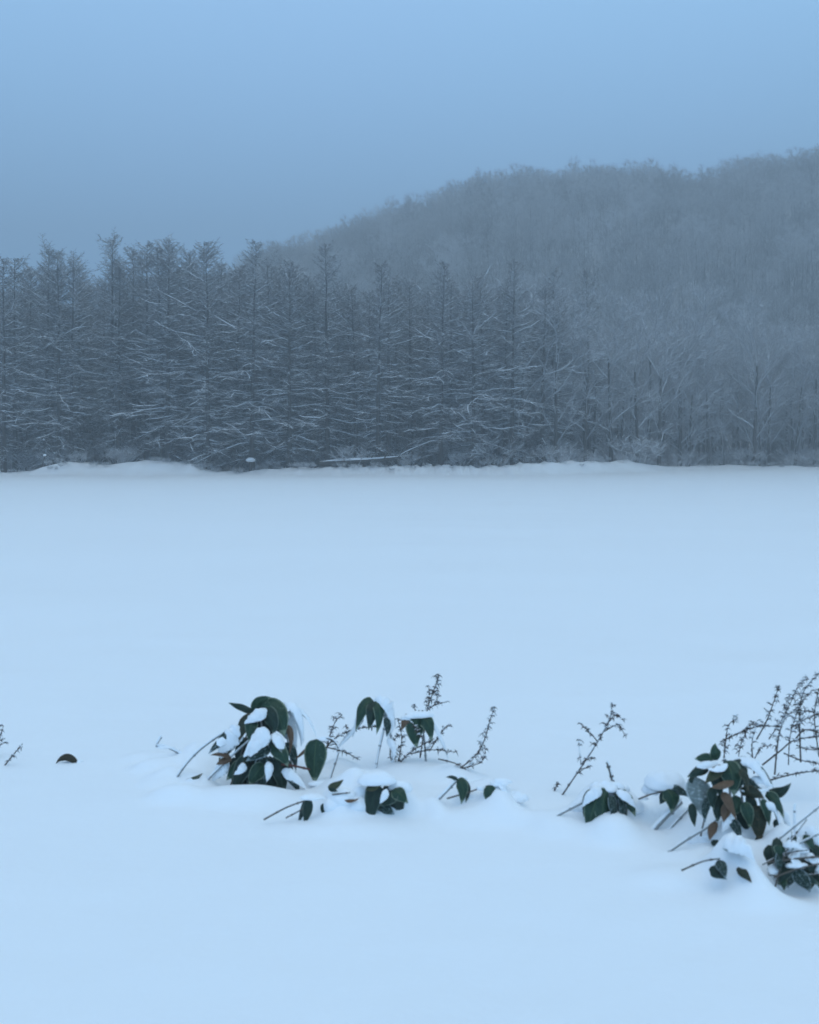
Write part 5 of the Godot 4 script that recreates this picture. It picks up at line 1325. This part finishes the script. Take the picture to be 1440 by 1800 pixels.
	sprigs(o, [Vector3(-3.3, 4.6, 0.0), Vector3(4.9, 11.5, 0.0), Vector3(9.3, 19.1, 0.0), Vector3(12.0, 28.7, 0.0), Vector3(14.5, 35.0, 0.0)], 0.20, 1.00, 1.6, 2.7, 0.75)
	stem(o, [Vector3(-2.7, 4.9, 0.0), Vector3(7.4, 8.2, 0.0), Vector3(9.6, 13.1, 0.0), Vector3(8.8, 17.0, 0.0)], 3.0, 1.4, M.weed, 0.0)
	sprigs(o, [Vector3(-2.7, 4.9, 0.0), Vector3(7.4, 8.2, 0.0), Vector3(9.6, 13.1, 0.0), Vector3(8.8, 17.0, 0.0)], 0.20, 1.00, 2.5, 2.2, 0.60)
	o = thing("dry_weed", "lone slanting dry stalk with curled leaves, standing between the middle hump and the snow dome", "weed", Vector3(0.707, 0.000, -5.054), 0.0, "dry weeds in the snow")
	stem(o, [Vector3(-1.6, -2.1, 0.0), Vector3(7.9, 12.0, 0.0), Vector3(15.7, 23.8, 0.0), Vector3(21.5, 35.1, 0.0), Vector3(22.5, 42.2, 0.0)], 5.0, 2.2, M.weed, 3.4)
	sprigs(o, [Vector3(-1.6, -2.1, 0.0), Vector3(7.9, 12.0, 0.0), Vector3(15.7, 23.8, 0.0), Vector3(21.5, 35.1, 0.0), Vector3(22.5, 42.2, 0.0)], 0.55, 1.00, 1.8, 3.4, 0.50)
	stem(o, [Vector3(15.7, 24.4, 0.0), Vector3(11.7, 29.3, 2.0), Vector3(7.6, 33.0, 3.0)], 2.9, 1.3, M.weed, 0.0)
	sprigs(o, [Vector3(15.7, 24.4, 0.0), Vector3(11.7, 29.3, 2.0), Vector3(7.6, 33.0, 3.0)], 0.20, 1.00, 2.1, 1.6, 0.40)
	stem(o, [Vector3(19.9, 31.7, 0.0), Vector3(23.7, 36.9, 2.0), Vector3(27.4, 34.3, 3.0)], 2.9, 1.3, M.weed, 0.0)
	sprigs(o, [Vector3(19.9, 31.7, 0.0), Vector3(23.7, 36.9, 2.0), Vector3(27.4, 34.3, 3.0)], 0.30, 1.00, 1.8, 1.6, 0.40)
	stem(o, [Vector3(18.9, 28.8, 0.0), Vector3(24.9, 32.2, 1.0), Vector3(27.9, 27.8, 2.0)], 2.9, 1.3, M.weed, 0.0)
	sprigs(o, [Vector3(18.9, 28.8, 0.0), Vector3(24.9, 32.2, 1.0), Vector3(27.9, 27.8, 2.0)], 0.30, 1.00, 1.8, 1.6, 0.40)
	stem(o, [Vector3(8.9, 14.7, 0.0), Vector3(11.7, 17.1, 2.0), Vector3(14.7, 17.1, 3.0)], 2.6, 1.2, M.weed, 0.0)
	sprigs(o, [Vector3(8.9, 14.7, 0.0), Vector3(11.7, 17.1, 2.0), Vector3(14.7, 17.1, 3.0)], 0.20, 1.00, 2.4, 1.0, 0.30)
	stem(o, [Vector3(8.5, 13.1, -1.0), Vector3(7.9, 18.8, -2.0), Vector3(7.5, 24.9, -3.0)], 3.1, 1.4, M.weed, 2.6)
	sprigs(o, [Vector3(8.5, 13.1, -1.0), Vector3(7.9, 18.8, -2.0), Vector3(7.5, 24.9, -3.0)], 0.30, 1.00, 3.7, 1.0, 0.90)
	stem(o, [Vector3(5.8, 8.9, 0.0), Vector3(9.1, 12.1, 2.0), Vector3(12.1, 13.7, 3.0)], 2.6, 1.2, M.weed, 0.0)
	sprigs(o, [Vector3(5.8, 8.9, 0.0), Vector3(9.1, 12.1, 2.0), Vector3(12.1, 13.7, 3.0)], 0.20, 1.00, 2.6, 1.0, 0.40)
	o = thing("dry_weed", "tiny broken stalk tip in the snow left of the lone slanting stalk", "weed", Vector3(0.679, 0.000, -5.121), 0.0, "dry weeds in the snow")
	stem(o, [Vector3(-0.5, -1.1, 0.0), Vector3(0.3, 1.1, 0.0), Vector3(1.6, 3.2, 0.0)], 4.2, 1.9, M.weed, 0.0)
	sprigs(o, [Vector3(-0.5, -1.1, 0.0), Vector3(0.3, 1.1, 0.0), Vector3(1.6, 3.2, 0.0)], 0.20, 1.00, 1.6, 1.3, 0.60)
	o = thing("dry_weed", "big branching dry weed rising behind the largest right clump, cut by the right border", "weed", Vector3(1.606, 0.046, -5.000), 0.0, "dry weeds in the snow")
	stem(o, [Vector3(-15.9, 7.3, -6.0), Vector3(-15.1, 17.8, -6.0), Vector3(-13.5, 27.0, -6.0), Vector3(-9.3, 30.4, -6.0)], 3.4, 1.5, M.weed, 0.0)
	sprigs(o, [Vector3(-15.9, 7.3, -6.0), Vector3(-15.1, 17.8, -6.0), Vector3(-13.5, 27.0, -6.0), Vector3(-9.3, 30.4, -6.0)], 0.15, 1.00, 1.8, 3.6, 0.50)
	stem(o, [Vector3(-2.7, 5.6, -3.0), Vector3(-3.7, 19.9, -3.0), Vector3(-1.1, 29.0, -3.0)], 3.9, 1.7, M.weed, 3.1)
	sprigs(o, [Vector3(-2.7, 5.6, -3.0), Vector3(-3.7, 19.9, -3.0), Vector3(-1.1, 29.0, -3.0)], 0.35, 1.00, 2.3, 3.1, 0.70)
	stem(o, [Vector3(-2.7, 12.1, -3.0), Vector3(0.1, 17.6, -2.0), Vector3(3.4, 18.9, -1.0)], 2.8, 1.3, M.weed, 0.0)
	sprigs(o, [Vector3(-2.7, 12.1, -3.0), Vector3(0.1, 17.6, -2.0), Vector3(3.4, 18.9, -1.0)], 0.30, 1.00, 2.1, 2.1, 0.30)
	stem(o, [Vector3(5.7, 6.0, 0.0), Vector3(7.5, 23.3, 0.0), Vector3(10.4, 32.9, 0.0), Vector3(12.4, 42.2, 0.0)], 4.1, 1.9, M.weed, 2.6)
	sprigs(o, [Vector3(5.7, 6.0, 0.0), Vector3(7.5, 23.3, 0.0), Vector3(10.4, 32.9, 0.0), Vector3(12.4, 42.2, 0.0)], 0.30, 1.00, 2.1, 3.9, 0.60)
	stem(o, [Vector3(-1.6, 21.2, -3.0), Vector3(3.6, 31.1, -3.0), Vector3(8.8, 46.2, -3.0)], 3.4, 1.5, M.weed, 0.0)
	sprigs(o, [Vector3(-1.6, 21.2, -3.0), Vector3(3.6, 31.1, -3.0), Vector3(8.8, 46.2, -3.0)], 0.30, 1.00, 1.6, 3.6, 0.50)
	stem(o, [Vector3(18.3, 11.1, -2.0), Vector3(17.8, 33.2, -2.0), Vector3(19.6, 43.6, -2.0), Vector3(27.2, 52.4, -2.0)], 4.1, 1.9, M.weed, 2.6)
	sprigs(o, [Vector3(18.3, 11.1, -2.0), Vector3(17.8, 33.2, -2.0), Vector3(19.6, 43.6, -2.0), Vector3(27.2, 52.4, -2.0)], 0.30, 1.00, 1.6, 4.1, 0.50)
	stem(o, [Vector3(27.4, 13.1, -4.0), Vector3(25.3, 31.4, -4.0), Vector3(27.4, 44.5, -4.0)], 3.4, 1.5, M.weed, 0.0)
	sprigs(o, [Vector3(27.4, 13.1, -4.0), Vector3(25.3, 31.4, -4.0), Vector3(27.4, 44.5, -4.0)], 0.30, 1.00, 1.8, 3.6, 0.50)
	stem(o, [Vector3(-0.6, 10.9, 2.0), Vector3(7.6, 17.4, 2.0), Vector3(14.3, 22.3, 2.0), Vector3(27.7, 24.1, 2.0)], 4.1, 1.9, M.weed, 0.0)
	sprigs(o, [Vector3(-0.6, 10.9, 2.0), Vector3(7.6, 17.4, 2.0), Vector3(14.3, 22.3, 2.0), Vector3(27.7, 24.1, 2.0)], 0.50, 1.00, 3.1, 2.3, 0.60)
	stem(o, [Vector3(13.8, 21.8, 2.0), Vector3(19.3, 26.7, 1.0), Vector3(28.5, 23.8, 0.0)], 3.9, 1.7, M.weed, 0.0)
	sprigs(o, [Vector3(13.8, 21.8, 2.0), Vector3(19.3, 26.7, 1.0), Vector3(28.5, 23.8, 0.0)], 0.30, 1.00, 3.1, 2.1, 0.60)
	stem(o, [Vector3(2.6, 4.8, 4.0), Vector3(14.1, 7.7, 4.0), Vector3(27.0, 9.2, 4.0)], 3.6, 1.6, M.weed, 0.0)
	sprigs(o, [Vector3(2.6, 4.8, 4.0), Vector3(14.1, 7.7, 4.0), Vector3(27.0, 9.2, 4.0)], 0.10, 1.00, 2.3, 2.3, 0.50)
	stem(o, [Vector3(8.8, 16.6, 3.0), Vector3(16.7, 13.6, 4.0), Vector3(27.0, 12.0, 4.0)], 3.4, 1.5, M.weed, 0.0)
	sprigs(o, [Vector3(8.8, 16.6, 3.0), Vector3(16.7, 13.6, 4.0), Vector3(27.0, 12.0, 4.0)], 0.20, 1.00, 2.6, 2.1, 0.50)
	stem(o, [Vector3(-16.2, 20.2, -5.0), Vector3(-6.2, 24.9, -5.0), Vector3(1.3, 27.0, -4.0), Vector3(10.3, 27.0, -3.0)], 3.1, 1.4, M.weed, 0.0)
	sprigs(o, [Vector3(-16.2, 20.2, -5.0), Vector3(-6.2, 24.9, -5.0), Vector3(1.3, 27.0, -4.0), Vector3(10.3, 27.0, -3.0)], 0.10, 1.00, 1.8, 2.3, 0.40)
	stem(o, [Vector3(13.0, 27.2, 0.0), Vector3(20.7, 31.9, 0.0), Vector3(28.5, 34.5, 0.0)], 3.4, 1.5, M.weed, 0.0)
	sprigs(o, [Vector3(13.0, 27.2, 0.0), Vector3(20.7, 31.9, 0.0), Vector3(28.5, 34.5, 0.0)], 0.20, 1.00, 2.1, 2.3, 0.40)
	stem(o, [Vector3(-9.9, 7.6, -5.0), Vector3(-8.3, 18.1, -5.0), Vector3(-4.7, 25.9, -5.0), Vector3(-2.1, 28.5, -5.0)], 2.6, 1.2, M.weed, 0.0)
	sprigs(o, [Vector3(-9.9, 7.6, -5.0), Vector3(-8.3, 18.1, -5.0), Vector3(-4.7, 25.9, -5.0), Vector3(-2.1, 28.5, -5.0)], 0.30, 1.00, 1.6, 3.4, 0.55)
	stem(o, [Vector3(12.3, 10.1, -1.0), Vector3(13.3, 24.3, -1.0), Vector3(18.0, 37.8, -1.0), Vector3(23.2, 44.1, -1.0)], 2.6, 1.2, M.weed, 0.0)
	sprigs(o, [Vector3(12.3, 10.1, -1.0), Vector3(13.3, 24.3, -1.0), Vector3(18.0, 37.8, -1.0), Vector3(23.2, 44.1, -1.0)], 0.30, 1.00, 1.6, 3.4, 0.55)
	stem(o, [Vector3(3.4, 21.8, -1.0), Vector3(10.7, 33.2, -1.0), Vector3(16.9, 46.2, -1.0), Vector3(21.1, 49.8, -1.0)], 2.6, 1.2, M.weed, 0.0)
	sprigs(o, [Vector3(3.4, 21.8, -1.0), Vector3(10.7, 33.2, -1.0), Vector3(16.9, 46.2, -1.0), Vector3(21.1, 49.8, -1.0)], 0.30, 1.00, 1.6, 3.4, 0.55)
	stem(o, [Vector3(14.8, 20.0, 2.0), Vector3(20.7, 18.2, 3.0), Vector3(27.4, 18.7, 3.0)], 2.6, 1.2, M.weed, 0.0)
	sprigs(o, [Vector3(14.8, 20.0, 2.0), Vector3(20.7, 18.2, 3.0), Vector3(27.4, 18.7, 3.0)], 0.30, 1.00, 1.6, 3.4, 0.55)
	stem(o, [Vector3(9.7, 31.6, -1.0), Vector3(15.5, 35.0, 0.0), Vector3(22.3, 34.5, 0.0)], 2.6, 1.2, M.weed, 0.0)
	sprigs(o, [Vector3(9.7, 31.6, -1.0), Vector3(15.5, 35.0, 0.0), Vector3(22.3, 34.5, 0.0)], 0.30, 1.00, 1.6, 3.4, 0.55)
	stem(o, [Vector3(-149.3, 38.0, 2.0), Vector3(-147.7, 42.9, 3.0), Vector3(-148.3, 46.5, 3.0)], 2.3, 1.0, M.weed, 0.0)
	sprigs(o, [Vector3(-149.3, 38.0, 2.0), Vector3(-147.7, 42.9, 3.0), Vector3(-148.3, 46.5, 3.0)], 0.20, 1.00, 1.6, 2.1, 0.40)
	stem(o, [Vector3(-154.4, 22.3, 1.0), Vector3(-157.5, 26.7, 3.0), Vector3(-159.6, 30.5, 3.0)], 2.3, 1.0, M.weed, 0.0)
	sprigs(o, [Vector3(-154.4, 22.3, 1.0), Vector3(-157.5, 26.7, 3.0), Vector3(-159.6, 30.5, 3.0)], 0.20, 1.00, 1.6, 2.1, 0.40)
